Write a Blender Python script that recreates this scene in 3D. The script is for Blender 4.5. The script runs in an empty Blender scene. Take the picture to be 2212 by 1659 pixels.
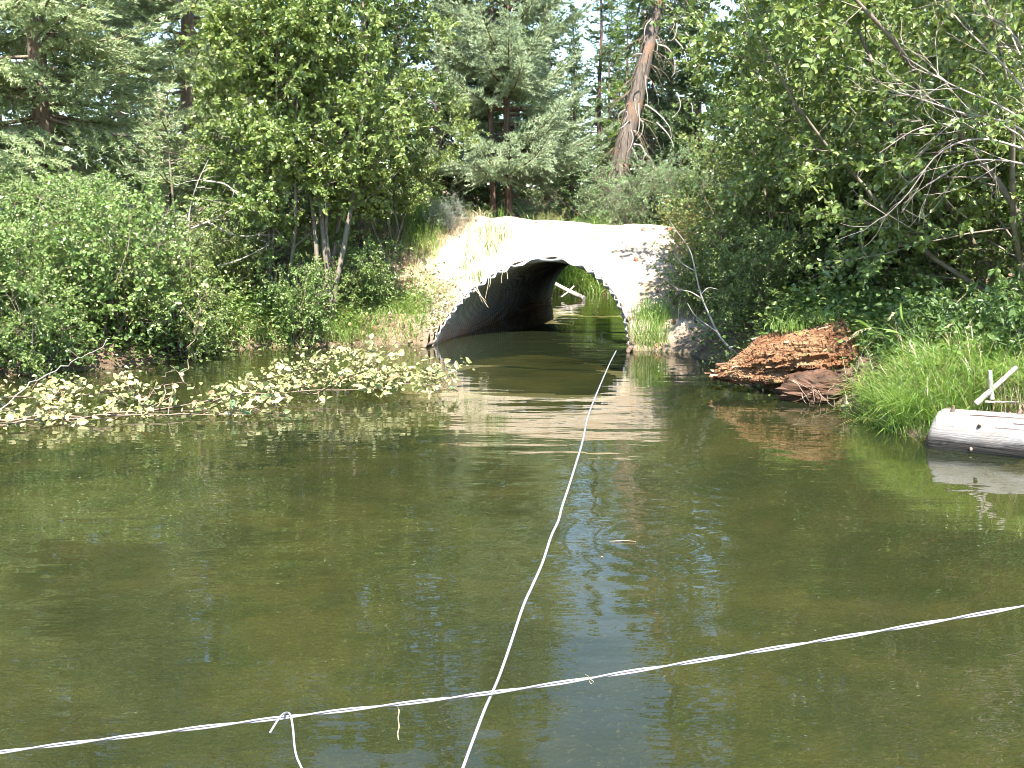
import bpy, math
import numpy as np
from mathutils import Vector, Matrix

# ------------------------------------------------------------------ camera, sky, sun, exposure
sc = bpy.context.scene
CAM_H = 1.5
PITCH = math.radians(8.63)
cam_d = bpy.data.cameras.new('camera'); cam = bpy.data.objects.new('camera', cam_d)
sc.collection.objects.link(cam)
cam.location = (0, 0, CAM_H); cam.rotation_euler = (math.pi/2 - PITCH, 0, 0)
cam_d.sensor_width = 36; cam_d.lens = 35.33; cam_d.clip_start = 0.02; cam_d.clip_end = 600
sc.camera = cam

SUN_EL = math.radians(55); SUN_AZ = math.radians(180 - 7)     # clockwise from +Y: high behind the camera, a little to its right
w = bpy.data.worlds.new('World'); sc.world = w; w.use_nodes = True
wn = w.node_tree; wn.nodes.clear()
sky = wn.nodes.new('ShaderNodeTexSky'); sky.sky_type = 'NISHITA'; sky.sun_disc = False
sky.sun_elevation = SUN_EL; sky.sun_rotation = SUN_AZ; sky.altitude = 500; sky.air_density = 1.3; sky.dust_density = 0.1; sky.ozone_density = 3.0
bg = wn.nodes.new('ShaderNodeBackground'); bg.inputs[1].default_value = 0.115
wo = wn.nodes.new('ShaderNodeOutputWorld')
wn.links.new(sky.outputs[0], bg.inputs[0]); wn.links.new(bg.outputs[0], wo.inputs[0])
sun_d = bpy.data.lights.new('sun', 'SUN'); sun_d.energy = 5.0; sun_d.angle = math.radians(0.55); sun_d.color = (1, 0.955, 0.88)
sun = bpy.data.objects.new('sun', sun_d); sc.collection.objects.link(sun)
to_sun = Vector((math.sin(SUN_AZ)*math.cos(SUN_EL), math.cos(SUN_AZ)*math.cos(SUN_EL), math.sin(SUN_EL)))
sun.rotation_euler = to_sun.to_track_quat('Z', 'Y').to_euler()
sc.view_settings.view_transform = 'Standard'; sc.view_settings.look = 'None'
sc.view_settings.exposure = 1.9; sc.view_settings.gamma = 1.0
sc.cycles.max_bounces = 5; sc.cycles.transparent_max_bounces = 6
sc.cycles.diffuse_bounces = 3; sc.cycles.glossy_bounces = 2; sc.cycles.transmission_bounces = 2
sc.cycles.caustics_reflective = False; sc.cycles.caustics_refractive = False
sc.cycles.use_adaptive_sampling = True; sc.cycles.adaptive_threshold = .02; sc.cycles.adaptive_min_samples = 16
sc.cycles.use_denoising = True
sc.cycles.filter_width = 0.9

# ------------------------------------------------------------------ helpers
COL = sc.collection
FPX = 2171.0
def ray(px, py):
    a = (px-1106)/FPX; b = (829.5-py)/FPX; c, s = math.cos(PITCH), math.sin(PITCH)
    return np.array([a, c+b*s, -s+b*c])
def at(px, py, Y):
    r = ray(px, py); return np.array([0, 0, CAM_H]) + r*(Y/r[1])
def on_water(px, py, z=0.0):
    r = ray(px, py); return np.array([0, 0, CAM_H]) + r*((z-CAM_H)/r[2])
def colx(px, Y): return (px-1106)/FPX*Y*1.0

def unit(a):
    a = np.asarray(a, float); n = np.linalg.norm(a, axis=-1, keepdims=True); return a/np.maximum(n, 1e-9)
def smooth(e0, e1, x):
    t = np.clip((np.asarray(x, float)-e0)/(e1-e0), 0, 1); return t*t*(3-2*t)

class Buf:
    def __init__(s): s.v = []; s.f = {3: [], 4: []}; s.n = 0
    def add(s, V, F):
        V = np.asarray(V, float).reshape(-1, 3); F = np.asarray(F, np.int64)
        s.v.append(V); s.f[F.shape[1]].append(F + s.n); s.n += len(V)
    def mesh(s, name, mat, smooth_=False):
        V = np.concatenate(s.v) if s.v else np.zeros((0, 3))
        m = bpy.data.meshes.new(name); m.vertices.add(len(V)); m.vertices.foreach_set('co', V.astype(np.float32).ravel())
        loops, tot = [], []
        for k in (3, 4):
            if s.f[k]:
                F = np.concatenate(s.f[k]); loops.append(F.ravel()); tot.append(np.full(len(F), k))
        loops = np.concatenate(loops).astype(np.int32); tot = np.concatenate(tot).astype(np.int32)
        m.loops.add(len(loops)); m.loops.foreach_set('vertex_index', loops)
        m.polygons.add(len(tot)); start = np.concatenate([[0], np.cumsum(tot)[:-1]]).astype(np.int32)
        m.polygons.foreach_set('loop_start', start); m.polygons.foreach_set('loop_total', tot)
        m.polygons.foreach_set('use_smooth', np.full(len(tot), smooth_))
        m.materials.append(mat); m.update(calc_edges=True)
        return m

def link(name, mesh, parent=None, loc=None):
    o = bpy.data.objects.new(name, mesh); COL.objects.link(o)
    if parent is not None: o.parent = parent
    if loc is not None: o.location = loc
    return o
def tag(o, label=None, cat=None, group=None, kind=None):
    if label: o['label'] = label
    if cat: o['category'] = cat
    if group: o['group'] = group
    if kind: o['kind'] = kind
    return o
def thing(name, label, cat, loc=(0, 0, 0), rz=0.0, scale=1.0, group=None):
    o = bpy.data.objects.new(name, None); COL.objects.link(o); o.empty_display_size = 0.2
    o.location = loc; o.rotation_euler = (0, 0, rz); o.scale = (scale,)*3 if np.isscalar(scale) else scale
    return tag(o, label, cat, group)

def tube(buf, P, R, k=6, cap=True):
    P = np.asarray(P, float); n = len(P); R = np.broadcast_to(np.asarray(R, float), (n,))
    T = np.empty_like(P); T[1:-1] = P[2:]-P[:-2]; T[0] = P[1]-P[0]; T[-1] = P[-1]-P[-2]; T = unit(T)
    ref = np.array([0, 0, 1.0]) if abs(T[:, 2]).mean() < 0.8 else np.array([1.0, 0, 0])
    A = unit(np.cross(T, ref)); B = np.cross(T, A)
    ang = np.arange(k)*2*math.pi/k
    V = P[:, None] + R[:, None, None]*(A[:, None]*np.cos(ang)[None, :, None] + B[:, None]*np.sin(ang)[None, :, None])
    i = np.arange(n-1)[:, None]*k; j = np.arange(k)[None]; j2 = (j+1) % k
    F = np.stack([i+j, i+k+j, i+k+j2, i+j2], -1).reshape(-1, 4)
    buf.add(V.reshape(-1, 3), F)
    if cap and k >= 4:
        for e, o in ((0, P[0]), (n-1, P[-1])):
            ring = V[e]; vv = np.vstack([ring, o]); jj = np.arange(k)
            f = np.stack([jj, (jj+1) % k, np.full(k, k)], -1)
            buf.add(vv, f if e == 0 else f[:, ::-1])

def spline(pts, n):
    pts = np.asarray(pts, float); m = len(pts)
    q = np.vstack([2*pts[0]-pts[1], pts, 2*pts[-1]-pts[-2]]); u = np.linspace(0, m-1-1e-6, n); i = u.astype(int); t = (u-i)[:, None]
    a, b, c, d = q[i], q[i+1], q[i+2], q[i+3]
    return .5*(2*b + (c-a)*t + (2*a-5*b+4*c-d)*t*t + (3*b-a-3*c+d)*t**3)

def leaves(buf, P, A, N, L, W):
    n = len(P); A = unit(A); S = unit(np.cross(A, N)); N = np.cross(S, A)
    L = np.broadcast_to(L, (n,))[:, None]; W = np.broadcast_to(W, (n,))[:, None]
    V = np.stack([P, P+.28*L*A+.5*W*S+.09*L*N, P+.68*L*A+.42*W*S+.06*L*N, P+L*A-.10*L*N,
                  P+.68*L*A-.42*W*S+.06*L*N, P+.28*L*A-.5*W*S+.09*L*N], 1)
    b = np.arange(n)[:, None]*6
    buf.add(V.reshape(-1, 3), np.concatenate([b+np.array([[0, 1, 2, 3]]), b+np.array([[0, 3, 4, 5]])]))

def needles(buf, P, A, L, W, rng, face=False):
    n = len(P); A = unit(A); N = rng.normal(size=(n, 3))
    if face: N = N*.55+unit(P*[1, 1, 0]+[0, 0, 1e-6])*.75+[0, 0, .65]
    S = unit(np.cross(A, N))*np.broadcast_to(W, (n,))[:, None]*.5
    V = np.stack([P-S, P+S, P+A*np.broadcast_to(L, (n,))[:, None]], 1)
    buf.add(V.reshape(-1, 3), np.arange(n*3).reshape(-1, 3))

def blades(buf, P, D, H, W, bend, rng):
    """curved grass blades: P root, D horizontal lean direction, H height, bend amount"""
    n = len(P); D = unit(D); H = np.broadcast_to(H, (n,))[:, None]; W = np.broadcast_to(W, (n,))[:, None]; bend = np.broadcast_to(bend, (n,))[:, None]
    S = np.stack([-D[:, 1], D[:, 0], np.zeros(n)], -1); S = unit(S + D*rng.normal(0, .7, (n, 1)))
    up = np.array([0, 0, 1.0])
    def pt(t): return P + up*H*(t - bend*.55*t*t*t) + D*H*bend*t*t*.9
    V = np.stack([pt(0)-S*W*.5, pt(0)+S*W*.5, pt(.4)-S*W*.5, pt(.4)+S*W*.5, pt(.75)-S*W*.36, pt(.75)+S*W*.36, pt(1.0)], 1)
    b = np.arange(n)[:, None]*7
    buf.add(V.reshape(-1, 3), np.concatenate([b+np.array([[0, 1, 3, 2]]), b+np.array([[2, 3, 5, 4]])]))
    buf.f[3].append(b+np.array([[4, 5, 6]])+buf.n-n*7)

def vnoise(x, y, seed=0):
    """cheap smooth value noise"""
    x = np.asarray(x, float); y = np.asarray(y, float)
    xi, yi = np.floor(x), np.floor(y); fx, fy = x-xi, y-yi
    fx = fx*fx*(3-2*fx); fy = fy*fy*(3-2*fy)
    def h(a, b):
        v = np.sin(a*127.1+b*311.7+seed*74.7)*43758.5453; return v-np.floor(v)
    return (h(xi, yi)*(1-fx)+h(xi+1, yi)*fx)*(1-fy)+(h(xi, yi+1)*(1-fx)+h(xi+1, yi+1)*fx)*fy*1.0
def fbm(x, y, seed=0, o=4):
    s = 0; a = .5; f = 1.0
    for i in range(o): s = s + a*(vnoise(x*f, y*f, seed+i*13)-.5)*2; a *= .5; f *= 2.07
    return s

# ------------------------------------------------------------------ materials
def new_mat(name):
    m = bpy.data.materials.new(name); m.use_nodes = True; t = m.node_tree; t.nodes.clear()
    return m, t, t.nodes.new('ShaderNodeOutputMaterial')
def node(t, kind, **kw):
    n = t.nodes.new(kind)
    for k, v in kw.items():
        if k.startswith('i_'): n.inputs[k[2:]].default_value = v
        else: setattr(n, k, v)
    return n
def mixc(t, fac, a, b):
    n = t.nodes.new('ShaderNodeMix'); n.data_type = 'RGBA'
    for s, v in ((0, fac), (6, a), (7, b)):
        if hasattr(v, 'links') or hasattr(v, 'is_linked'): t.links.new(v, n.inputs[s])
        else: n.inputs[s].default_value = v if s == 0 else (*v, 1)
    return n.outputs[2]
def ramp(t, fac, lo, hi):
    n = node(t, 'ShaderNodeMapRange'); n.inputs[1].default_value = lo; n.inputs[2].default_value = hi
    t.links.new(fac, n.inputs[0]); return n.outputs[0]
def noise(t, scale, detail=4, vec=None, rough=.55):
    n = node(t, 'ShaderNodeTexNoise'); n.inputs['Scale'].default_value = scale; n.inputs['Detail'].default_value = detail; n.inputs['Roughness'].default_value = rough
    if vec is not None: t.links.new(vec, n.inputs['Vector'])
    return n.outputs[0]
def objco(t, scale=(1, 1, 1)):
    c = node(t, 'ShaderNodeTexCoord'); mp = node(t, 'ShaderNodeMapping'); mp.inputs['Scale'].default_value = scale
    t.links.new(c.outputs['Object'], mp.inputs[0]); return mp.outputs[0]
def bump(t, h, strength, dist=.02):
    b = node(t, 'ShaderNodeBump'); b.inputs['Strength'].default_value = strength; b.inputs['Distance'].default_value = dist
    t.links.new(h, b.inputs['Height']); return b.outputs[0]

def leaf_mat(name, lo, hi, odd=None, trans=.28, rough=.36, spec=.7, oddp=.06, k_=(1.30, 1.29, 1.5)):
    m, t, out = new_mat(name)
    lo = tuple(a*b_ for a, b_ in zip(lo, k_)); hi = tuple(min(a*b_, .7) for a, b_ in zip(hi, k_))
    g = node(t, 'ShaderNodeNewGeometry'); r = g.outputs['Random Per Island']
    oi = node(t, 'ShaderNodeObjectInfo')
    big = noise(t, 1.7, 2, objco(t))
    add = node(t, 'ShaderNodeMath', operation='ADD'); t.links.new(r, add.inputs[0]); t.links.new(ramp(t, big, .3, .7), add.inputs[1])
    f = ramp(t, add.outputs[0], .2, 1.8)
    c = mixc(t, f, lo, hi)
    if odd:
        mt = node(t, 'ShaderNodeMath', operation='GREATER_THAN'); t.links.new(r, mt.inputs[0]); mt.inputs[1].default_value = 1-oddp
        c = mixc(t, mt.outputs[0], c, odd)
    p = node(t, 'ShaderNodeBsdfPrincipled'); p.inputs['Roughness'].default_value = rough; p.inputs['Specular IOR Level'].default_value = spec
    t.links.new(c, p.inputs['Base Color'])
    tr = node(t, 'ShaderNodeBsdfTranslucent')
    hs = node(t, 'ShaderNodeHueSaturation'); hs.inputs['Hue'].default_value = .485; hs.inputs['Saturation'].default_value = 1.1; hs.inputs['Value'].default_value = 1.5
    t.links.new(c, hs.inputs['Color']); t.links.new(hs.outputs[0], tr.inputs[0])
    mx = node(t, 'ShaderNodeMixShader'); mx.inputs[0].default_value = trans
    t.links.new(p.outputs[0], mx.inputs[1]); t.links.new(tr.outputs[0], mx.inputs[2]); t.links.new(mx.outputs[0], out.inputs[0])
    return m

def bark_mat(name, a, b, scale=(18, 18, 3), bs=.5, rough=.85, n2=None):
    m, t, out = new_mat(name); v = objco(t, scale)
    h = noise(t, 1.0, 5, v, .65); f = ramp(t, h, .3, .7); c = mixc(t, f, a, b)
    if n2:
        q = ramp(t, noise(t, 2.2, 3, objco(t)), .52, .62); c = mixc(t, q, c, n2)
    p = node(t, 'ShaderNodeBsdfPrincipled'); p.inputs['Roughness'].default_value = rough; p.inputs['Specular IOR Level'].default_value = .25
    t.links.new(c, p.inputs['Base Color']); t.links.new(bump(t, h, bs, .015), p.inputs['Normal']); t.links.new(p.outputs[0], out.inputs[0])
    return m

M = {}
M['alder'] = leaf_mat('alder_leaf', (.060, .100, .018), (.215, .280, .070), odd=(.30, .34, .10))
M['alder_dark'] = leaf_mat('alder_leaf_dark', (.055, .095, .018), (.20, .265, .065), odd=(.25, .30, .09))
M['dogwood'] = leaf_mat('dogwood_leaf', (.065, .12, .022), (.20, .28, .07), odd=(.33, .38, .14))
M['willow'] = leaf_mat('willow_leaf', (.085, .15, .05), (.20, .29, .11))
M['yellowing'] = leaf_mat('yellowing_leaf', (.12, .16, .03), (.30, .30, .08), odd=(.42, .30, .10), oddp=.15)
M['herb'] = leaf_mat('herb_leaf', (.045, .09, .02), (.12, .18, .045), k_=(1.2, 1.2, 1.3))
M['sage'] = leaf_mat('sage_leaf', (.16, .20, .13), (.30, .34, .24), trans=.15)
M['pale_leaf'] = leaf_mat('pale_leaf', (.27, .27, .10), (.58, .54, .28), trans=.18, rough=.55, k_=(1, 1, 1))
M['branch_green'] = leaf_mat('branch_green_leaf', (.13, .15, .045), (.48, .45, .20), odd=(.25, .16, .08), trans=.2, rough=.55, k_=(1, 1, 1))
M['spruce'] = leaf_mat('spruce_needle', (.11, .16, .08), (.34, .40, .235), trans=.2, rough=.45, k_=(1.25, 1.25, 1.25))
M['spruce_grey'] = leaf_mat('spruce_needle_grey', (.115, .165, .07), (.34, .40, .20), odd=(.36, .24, .12), oddp=.02, trans=.2, rough=.45, k_=(1.25, 1.25, 1.25))
M['fir'] = leaf_mat('fir_needle', (.045, .085, .026), (.12, .17, .055), trans=.2, k_=(1.25, 1.2, 1.3))
M['fir_blue'] = leaf_mat('fir_needle_blue', (.034, .065, .035), (.085, .125, .065), trans=.2, k_=(1.2, 1.2, 1.3))
M['larch'] = leaf_mat('larch_needle', (.085, .16, .025), (.18, .27, .055), trans=.35, k_=(1.2, 1.2, 1.3))
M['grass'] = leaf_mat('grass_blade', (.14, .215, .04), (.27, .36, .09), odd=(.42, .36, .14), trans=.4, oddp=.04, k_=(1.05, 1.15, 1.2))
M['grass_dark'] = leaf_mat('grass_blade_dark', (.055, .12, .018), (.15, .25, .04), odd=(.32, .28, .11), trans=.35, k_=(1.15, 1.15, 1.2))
M['dry'] = leaf_mat('dry_grass', (.34, .26, .13), (.58, .48, .29), odd=(.2, .26, .06), trans=.25, spec=.2, oddp=.12)
M['bark'] = bark_mat('grey_brown_bark', (.10, .075, .055), (.27, .22, .17))
M['bark_pale'] = bark_mat('pale_alder_bark', (.10, .08, .058), (.27, .23, .18), (10, 10, 10), .3, n2=(.22, .20, .15))
M['bark_red'] = bark_mat('red_brown_bark', (.085, .055, .04), (.20, .13, .095))
M['bark_lean'] = bark_mat('furrowed_bark', (.055, .042, .033), (.19, .155, .125), (22, 22, 2.2), .9, n2=(.19, .12, .08))
M['dead_white'] = bark_mat('bleached_branch', (.30, .26, .22), (.52, .47, .41), (12, 12, 12), .3)
M['dead_pink'] = bark_mat('bare_twig', (.27, .21, .18), (.47, .40, .36), (12, 12, 12), .3)
M['dead_brown'] = bark_mat('brown_dead_twig', (.13, .09, .065), (.30, .22, .16), (12, 12, 12), .3)
M['wet_wood'] = bark_mat('wet_dark_wood', (.030, .02, .012), (.13, .065, .038), (6, 6, 20), .8, .7)

# ------------------------------------------------------------------ terrain
AX = math.radians(12.5)
O2 = np.array([0.22, 13.05])                      # middle of the near mouth, on the water line
ax_a = np.array([math.sin(AX), math.cos(AX)]); ax_n = np.array([math.cos(AX), -math.sin(AX)])
PIPE_R, PIPE_Z, PIPE_L, BEVEL = 1.34, -0.24, 8.8, 0.73
def st(x, y):
    dx, dy = x-O2[0], y-O2[1]; return dx*ax_a[0]+dy*ax_a[1], dx*ax_n[0]+dy*ax_n[1]
def ts(s, t, z): return np.array([O2[0]+ax_a[0]*s+ax_n[0]*t, O2[1]+ax_a[1]*s+ax_n[1]*t, z])

left_px = [(925, 744), (850, 746), (760, 748), (660, 750), (560, 752), (470, 760), (360, 780), (230, 798), (100, 806), (0, 812), (-200, 835), (-500, 880)]
right_px = [(1362, 757), (1430, 760), (1490, 765), (1560, 790), (1620, 830), (1720, 862), (1850, 880), (1895, 915), (1960, 940), (2060, 955), (2212, 990), (2450, 1060)]
pond = [tuple(on_water(*p)[:2]) for p in left_px] + [(-8.2, 5.0), (-8.0, 2.0), (-6, 1.0), (-2, .85), (2, .8), (4.2, 1.6), (4.6, 3.4)] + [tuple(on_water(*p)[:2]) for p in right_px[::-1]]
pond = np.array(pond)
far = [ts(9.0, -1.35, 0)[:2], ts(10.2, -2.1, 0)[:2], ts(10.8, -4, 0)[:2], ts(10.5, -9, 0)[:2], ts(12.2, -9, 0)[:2], ts(12.3, -4, 0)[:2], ts(11.6, -1.2, 0)[:2], ts(11.0, .6, 0)[:2], ts(10.2, 1.6, 0)[:2], ts(9.0, 1.4, 0)[:2]]
far = np.array(far)

def poly_sd(x, y, poly):
    sh = x.shape; x = x.ravel(); y = y.ravel(); d = np.full(x.shape, 1e9); ins = np.zeros(x.shape, bool)
    n = len(poly)
    for i in range(n):
        ax, ay = poly[i]; bx, by = poly[(i+1) % n]; ex, ey = bx-ax, by-ay
        t = np.clip(((x-ax)*ex+(y-ay)*ey)/(ex*ex+ey*ey+1e-12), 0, 1)
        d = np.minimum(d, np.hypot(x-ax-t*ex, y-ay-t*ey))
        c = (ay > y) != (by > y)
        with np.errstate(divide='ignore', invalid='ignore'):
            xi = (bx-ax)*(y-ay)/(by-ay)+ax
        ins ^= c & (x < xi)
    return np.where(ins, -d, d).reshape(sh)

def road_z(t): return 1.63-.048*t-.07*np.exp(-((t-1.75)/.45)**2)+.05*np.exp(-((t-2.7)/.5)**2)
def emb_z(s, t):
    r = road_z(np.clip(t, -6, 6)); f = BEVEL*s; b = .85*(PIPE_L-s)
    k = .16
    def smin(a, b_): h = np.clip(.5+.5*(b_-a)/k, 0, 1); return b_*(1-h)+a*h-k*h*(1-h)
    return smin(smin(f, r+0*s), b)
def pipe_top(t): return PIPE_Z+np.sqrt(np.maximum(PIPE_R**2-t*t, 0))
def ground(x, y, full=False):
    x = np.asarray(x, float); y = np.asarray(y, float)
    dp = poly_sd(x, y, pond); df = poly_sd(x, y, far); d = np.minimum(dp, df)
    n1 = fbm(x*.9, y*.9, 3); n2 = fbm(x*4, y*4, 7, 3)
    bed = -np.clip(.06+.32*np.maximum(-d, 0), 0, .52)+.05*n1*smooth(0, .6, -d)
    left = smooth(1, -3, x)
    rise = .30*smooth(0, .45, d)+.07*np.minimum(d, 8)+left*.75*smooth(.6, 4.0, d)+.05*np.maximum(y-22, 0)*smooth(0, 2, d)
    rise = np.minimum(rise, 1.5+.05*np.maximum(y-18, 0)+.1*np.maximum(-x-8, 0)*.6+.06*np.maximum(x-8, 0))
    nat = np.where(d > 0, .04+rise+.10*n1*smooth(.2, 1.5, d)+.03*n2*smooth(.05, .5, d), bed)
    s, t = st(x, y)
    e = emb_z(s, t)+(.075*fbm(x*1.3+7, y*1.3, 61, 3)*smooth(1.3, 2.0, s)+.04*n1+.017*n2)*smooth(.15, .5, s)*smooth(-.2, .3, PIPE_L-s)
    z = np.maximum(nat, np.where(e > .02, e, -9))
    pt = pipe_top(t); inside = (np.abs(t) < PIPE_R*.985) & (s > -1.2) & (s < PIPE_L+1.2)
    opening = inside & (BEVEL*s < pt) | (inside & (.85*(PIPE_L-s) < pt))
    zo = np.where(opening, -.42+.03*n1, z)
    if full: return zo, opening, s, t, d
    return zo

def axis_grid(segs):
    out = []
    for a, b, step in segs: out.append(np.arange(a, b-1e-6, step))
    return np.concatenate(out+[[segs[-1][1]]])
gx = axis_grid([(-90, -20, 3), (-20, -6, .35), (-6, -2.4, .12), (-2.4, 3.6, .055), (3.6, 8, .14), (8, 20, .4), (20, 90, 3)])
gy = axis_grid([(-30, 0, 1.5), (0, 6, .3), (6, 12.4, .12), (12.4, 17, .055), (17, 20, .15), (20, 25, .1), (25, 40, .5), (40, 150, 4)])
X, Y = np.meshgrid(gx, gy)
Z, OP, S_, T_, Dd = ground(X, Y, True)
nx, ny = len(gx), len(gy)
# rows just inside the mouth are laid on the pipe so that the soil hugs it
nb = np.zeros_like(OP)
nb[1:] |= ~OP[:-1]; nb[:-1] |= ~OP[1:]; nb[:, 1:] |= ~OP[:, :-1]; nb[:, :-1] |= ~OP[:, 1:]
hug = OP & nb & (np.abs(T_) < PIPE_R*.985) & (S_ > -.3) & (S_ < PIPE_L+.3) & (pipe_top(T_) > .02)
V = np.stack([X, Y, np.where(hug, pipe_top(T_)+.03+.03*fbm(X*6, Y*6, 81, 3), Z)], -1).reshape(-1, 3)
I = np.arange(ny*nx).reshape(ny, nx)
F = np.stack([I[:-1, :-1], I[:-1, 1:], I[1:, 1:], I[1:, :-1]], -1).reshape(-1, 4)
cls = np.where(OP & ~hug, 0, np.where(hug, 1, 2)).ravel()
fc = cls[F]; keep = ~((fc.min(1) == 0) & (fc.max(1) >= 1))
F = F[keep]

m, t, out = new_mat('earth')
at_s = node(t, 'ShaderNodeAttribute', attribute_name='sand'); at_w = node(t, 'ShaderNodeAttribute', attribute_name='bed')
v = objco(t)
n_a = noise(t, 3.5, 6, v, .65); n_b = noise(t, 38, 4, v, .6); n_c = noise(t, 1.2, 4, v)
floor_c = mixc(t, ramp(t, n_a, .35, .65), (.095, .06, .04), (.24, .165, .11))
floor_c = mixc(t, ramp(t, n_b, .55, .75), floor_c, (.30, .23, .14))
sand_c = mixc(t, ramp(t, n_a, .3, .7), (.36, .28, .205), (.53, .445, .35))
sand_c = mixc(t, ramp(t, noise(t, .9, 5, v, .6), .52, .66), sand_c, (.36, .25, .155)); sand_c = mixc(t, ramp(t, n_b, .60, .80), sand_c, (.25, .175, .12))
bed_c = mixc(t, ramp(t, n_c, .38, .62), (.07, .066, .032), (.19, .16, .085))
bed_c = mixc(t, ramp(t, n_b, .58, .72), bed_c, (.30, .24, .13))
vor = node(t, 'ShaderNodeTexVoronoi'); vor.inputs['Scale'].default_value = 9; t.links.new(v, vor.inputs['Vector'])
bed_c = mixc(t, ramp(t, noise(t, 2.3, 5, v, .7), .5, .7), bed_c, (.062, .075, .022))
c = mixc(t, at_s.outputs['Fac'], floor_c, sand_c); c = mixc(t, at_w.outputs['Fac'], c, bed_c)
p = node(t, 'ShaderNodeBsdfPrincipled'); p.inputs['Roughness'].default_value = .95; p.inputs['Specular IOR Level'].default_value = .15
hb = node(t, 'ShaderNodeMath', operation='ADD'); t.links.new(n_a, hb.inputs[0]); t.links.new(n_b, hb.inputs[1])
t.links.new(c, p.inputs['Base Color']); t.links.new(bump(t, hb.outputs[0], .8, .04), p.inputs['Normal']); t.links.new(p.outputs[0], out.inputs[0])
M['earth'] = m
b = Buf(); b.add(V, F); me = b.mesh('ground', M['earth'], True)
edge = .5*fbm(X*1.6, Y*1.6, 21)
sandm = smooth(-.15, .25, S_+edge*.5)*smooth(PIPE_L+.2, PIPE_L-.6, S_)*smooth(-2.6, -1.5, T_+edge*1.2)*smooth(3.2, 2.2, T_+edge)
sandm = np.maximum(sandm, smooth(2.0, 2.6, S_)*smooth(6.9, 6.2, S_))
sandm = np.maximum(sandm, .85*smooth(.5, .25, np.abs(S_-.15+edge*.3))*smooth(1.1, 1.4, T_)*smooth(2.7, 2.2, T_))
sandm = sandm*(.35+.65*smooth(.03, .40, Z+.25*edge))
bedm = smooth(.06, -.02, Z)
for nm, arr in (('sand', sandm), ('bed', bedm)):
    a = me.attributes.new(nm, 'FLOAT', 'POINT'); a.data.foreach_set('value', arr.ravel().astype(np.float32))
tag(link('ground', me), kind='structure')
# creek bed inside the pipe
b = Buf(); q = []
for s in np.linspace(1.0, PIPE_L-1.0, 24):
    for tt in np.linspace(-1.36, 1.36, 12): q.append(ts(s, tt, -.40+.03*float(fbm(s*2, tt*2, 5, 2))))
I = np.arange(24*12).reshape(24, 12)
b.add(q, np.stack([I[:-1, :-1], I[:-1, 1:], I[1:, 1:], I[1:, :-1]], -1).reshape(-1, 4))
me = b.mesh('creek_bed', M['earth'], True)
a = me.attributes.new('bed', 'FLOAT', 'POINT'); a.data.foreach_set('value', np.ones(288, np.float32))
tag(link('creek_bed', me), kind='structure')

# ------------------------------------------------------------------ water
m, t, out = new_mat('pond_water')
geo = node(t, 'ShaderNodeNewGeometry')
def mapped(scale, rot=0):
    mp = node(t, 'ShaderNodeMapping'); mp.inputs['Scale'].default_value = scale; mp.inputs['Rotation'].default_value = (0, 0, rot)
    t.links.new(geo.outputs['Position'], mp.inputs[0]); return mp.outputs[0]
def mth(op, a, b_=None):
    n = node(t, 'ShaderNodeMath', operation=op)
    for i, q_ in enumerate((a, b_)):
        if q_ is None: continue
        if isinstance(q_, (int, float)): n.inputs[i].default_value = q_
        else: t.links.new(q_, n.inputs[i])
    return n.outputs[0]
w1 = noise(t, 1.0, 2, mapped((.55, 1.9, 1), .12), .4)          # long soft swell lines
w2 = noise(t, 1.0, 3, mapped((1.2, 4.6, 1), -.08), .5)          # ripples
w3 = noise(t, 1.0, 2, mapped((9, 20, 1), .1), .5)              # fine shimmer
h = mth('ADD', mth('MULTIPLY', w1, .0105), mth('ADD', mth('MULTIPLY', w2, .0044), mth('MULTIPLY', w3, .0002)))
for (cx, cy, k, amp, fall) in ((1.35, 6.0, 34, .0011, 1.1), (.75, 4.75, 40, .0010, 1.3), (-2.2, 5.4, 30, .0005, .9)):
    ds = node(t, 'ShaderNodeVectorMath', operation='DISTANCE'); t.links.new(geo.outputs['Position'], ds.inputs[0]); ds.inputs[1].default_value = (cx, cy, 0)
    r_ = ds.outputs['Value']
    h = mth('ADD', h, mth('MULTIPLY', mth('MULTIPLY', mth('SINE', mth('MULTIPLY', r_, k)), amp), mth('POWER', 2.718, mth('MULTIPLY', r_, -1/fall*2.2))))
bp = node(t, 'ShaderNodeBump'); bp.inputs['Strength'].default_value = 1.0; bp.inputs['Distance'].default_value = 1.0; t.links.new(h, bp.inputs['Height'])
fr = node(t, 'ShaderNodeFresnel'); fr.inputs['IOR'].default_value = 1.38; t.links.new(bp.outputs[0], fr.inputs['Normal'])
gl = node(t, 'ShaderNodeBsdfGlossy'); gl.inputs['Roughness'].default_value = .0; gl.inputs['Color'].default_value = (1, 1, 1, 1); t.links.new(bp.outputs[0], gl.inputs['Normal'])
tp = node(t, 'ShaderNodeBsdfTransparent'); tp.inputs['Color'].default_value = (.57, .58, .36, 1)
df = node(t, 'ShaderNodeBsdfDiffuse'); df.inputs['Color'].default_value = (.033, .043, .0185, 1)
mx0 = node(t, 'ShaderNodeMixShader'); mx0.inputs[0].default_value = .36; t.links.new(tp.outputs[0], mx0.inputs[1]); t.links.new(df.outputs[0], mx0.inputs[2])
mx1 = node(t, 'ShaderNodeMixShader'); t.links.new(fr.outputs[0], mx1.inputs[0]); t.links.new(mx0.outputs[0], mx1.inputs[1]); t.links.new(gl.outputs[0], mx1.inputs[2])
t.links.new(mx1.outputs[0], out.inputs[0])
M['water'] = m
b = Buf(); b.add([(-14, -2, 0), (14, -2, 0), (14, 32, 0), (-14, 32, 0)], [[0, 1, 2, 3]])
tag(link('water', b.mesh('water', M['water'])), kind='structure')

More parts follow.
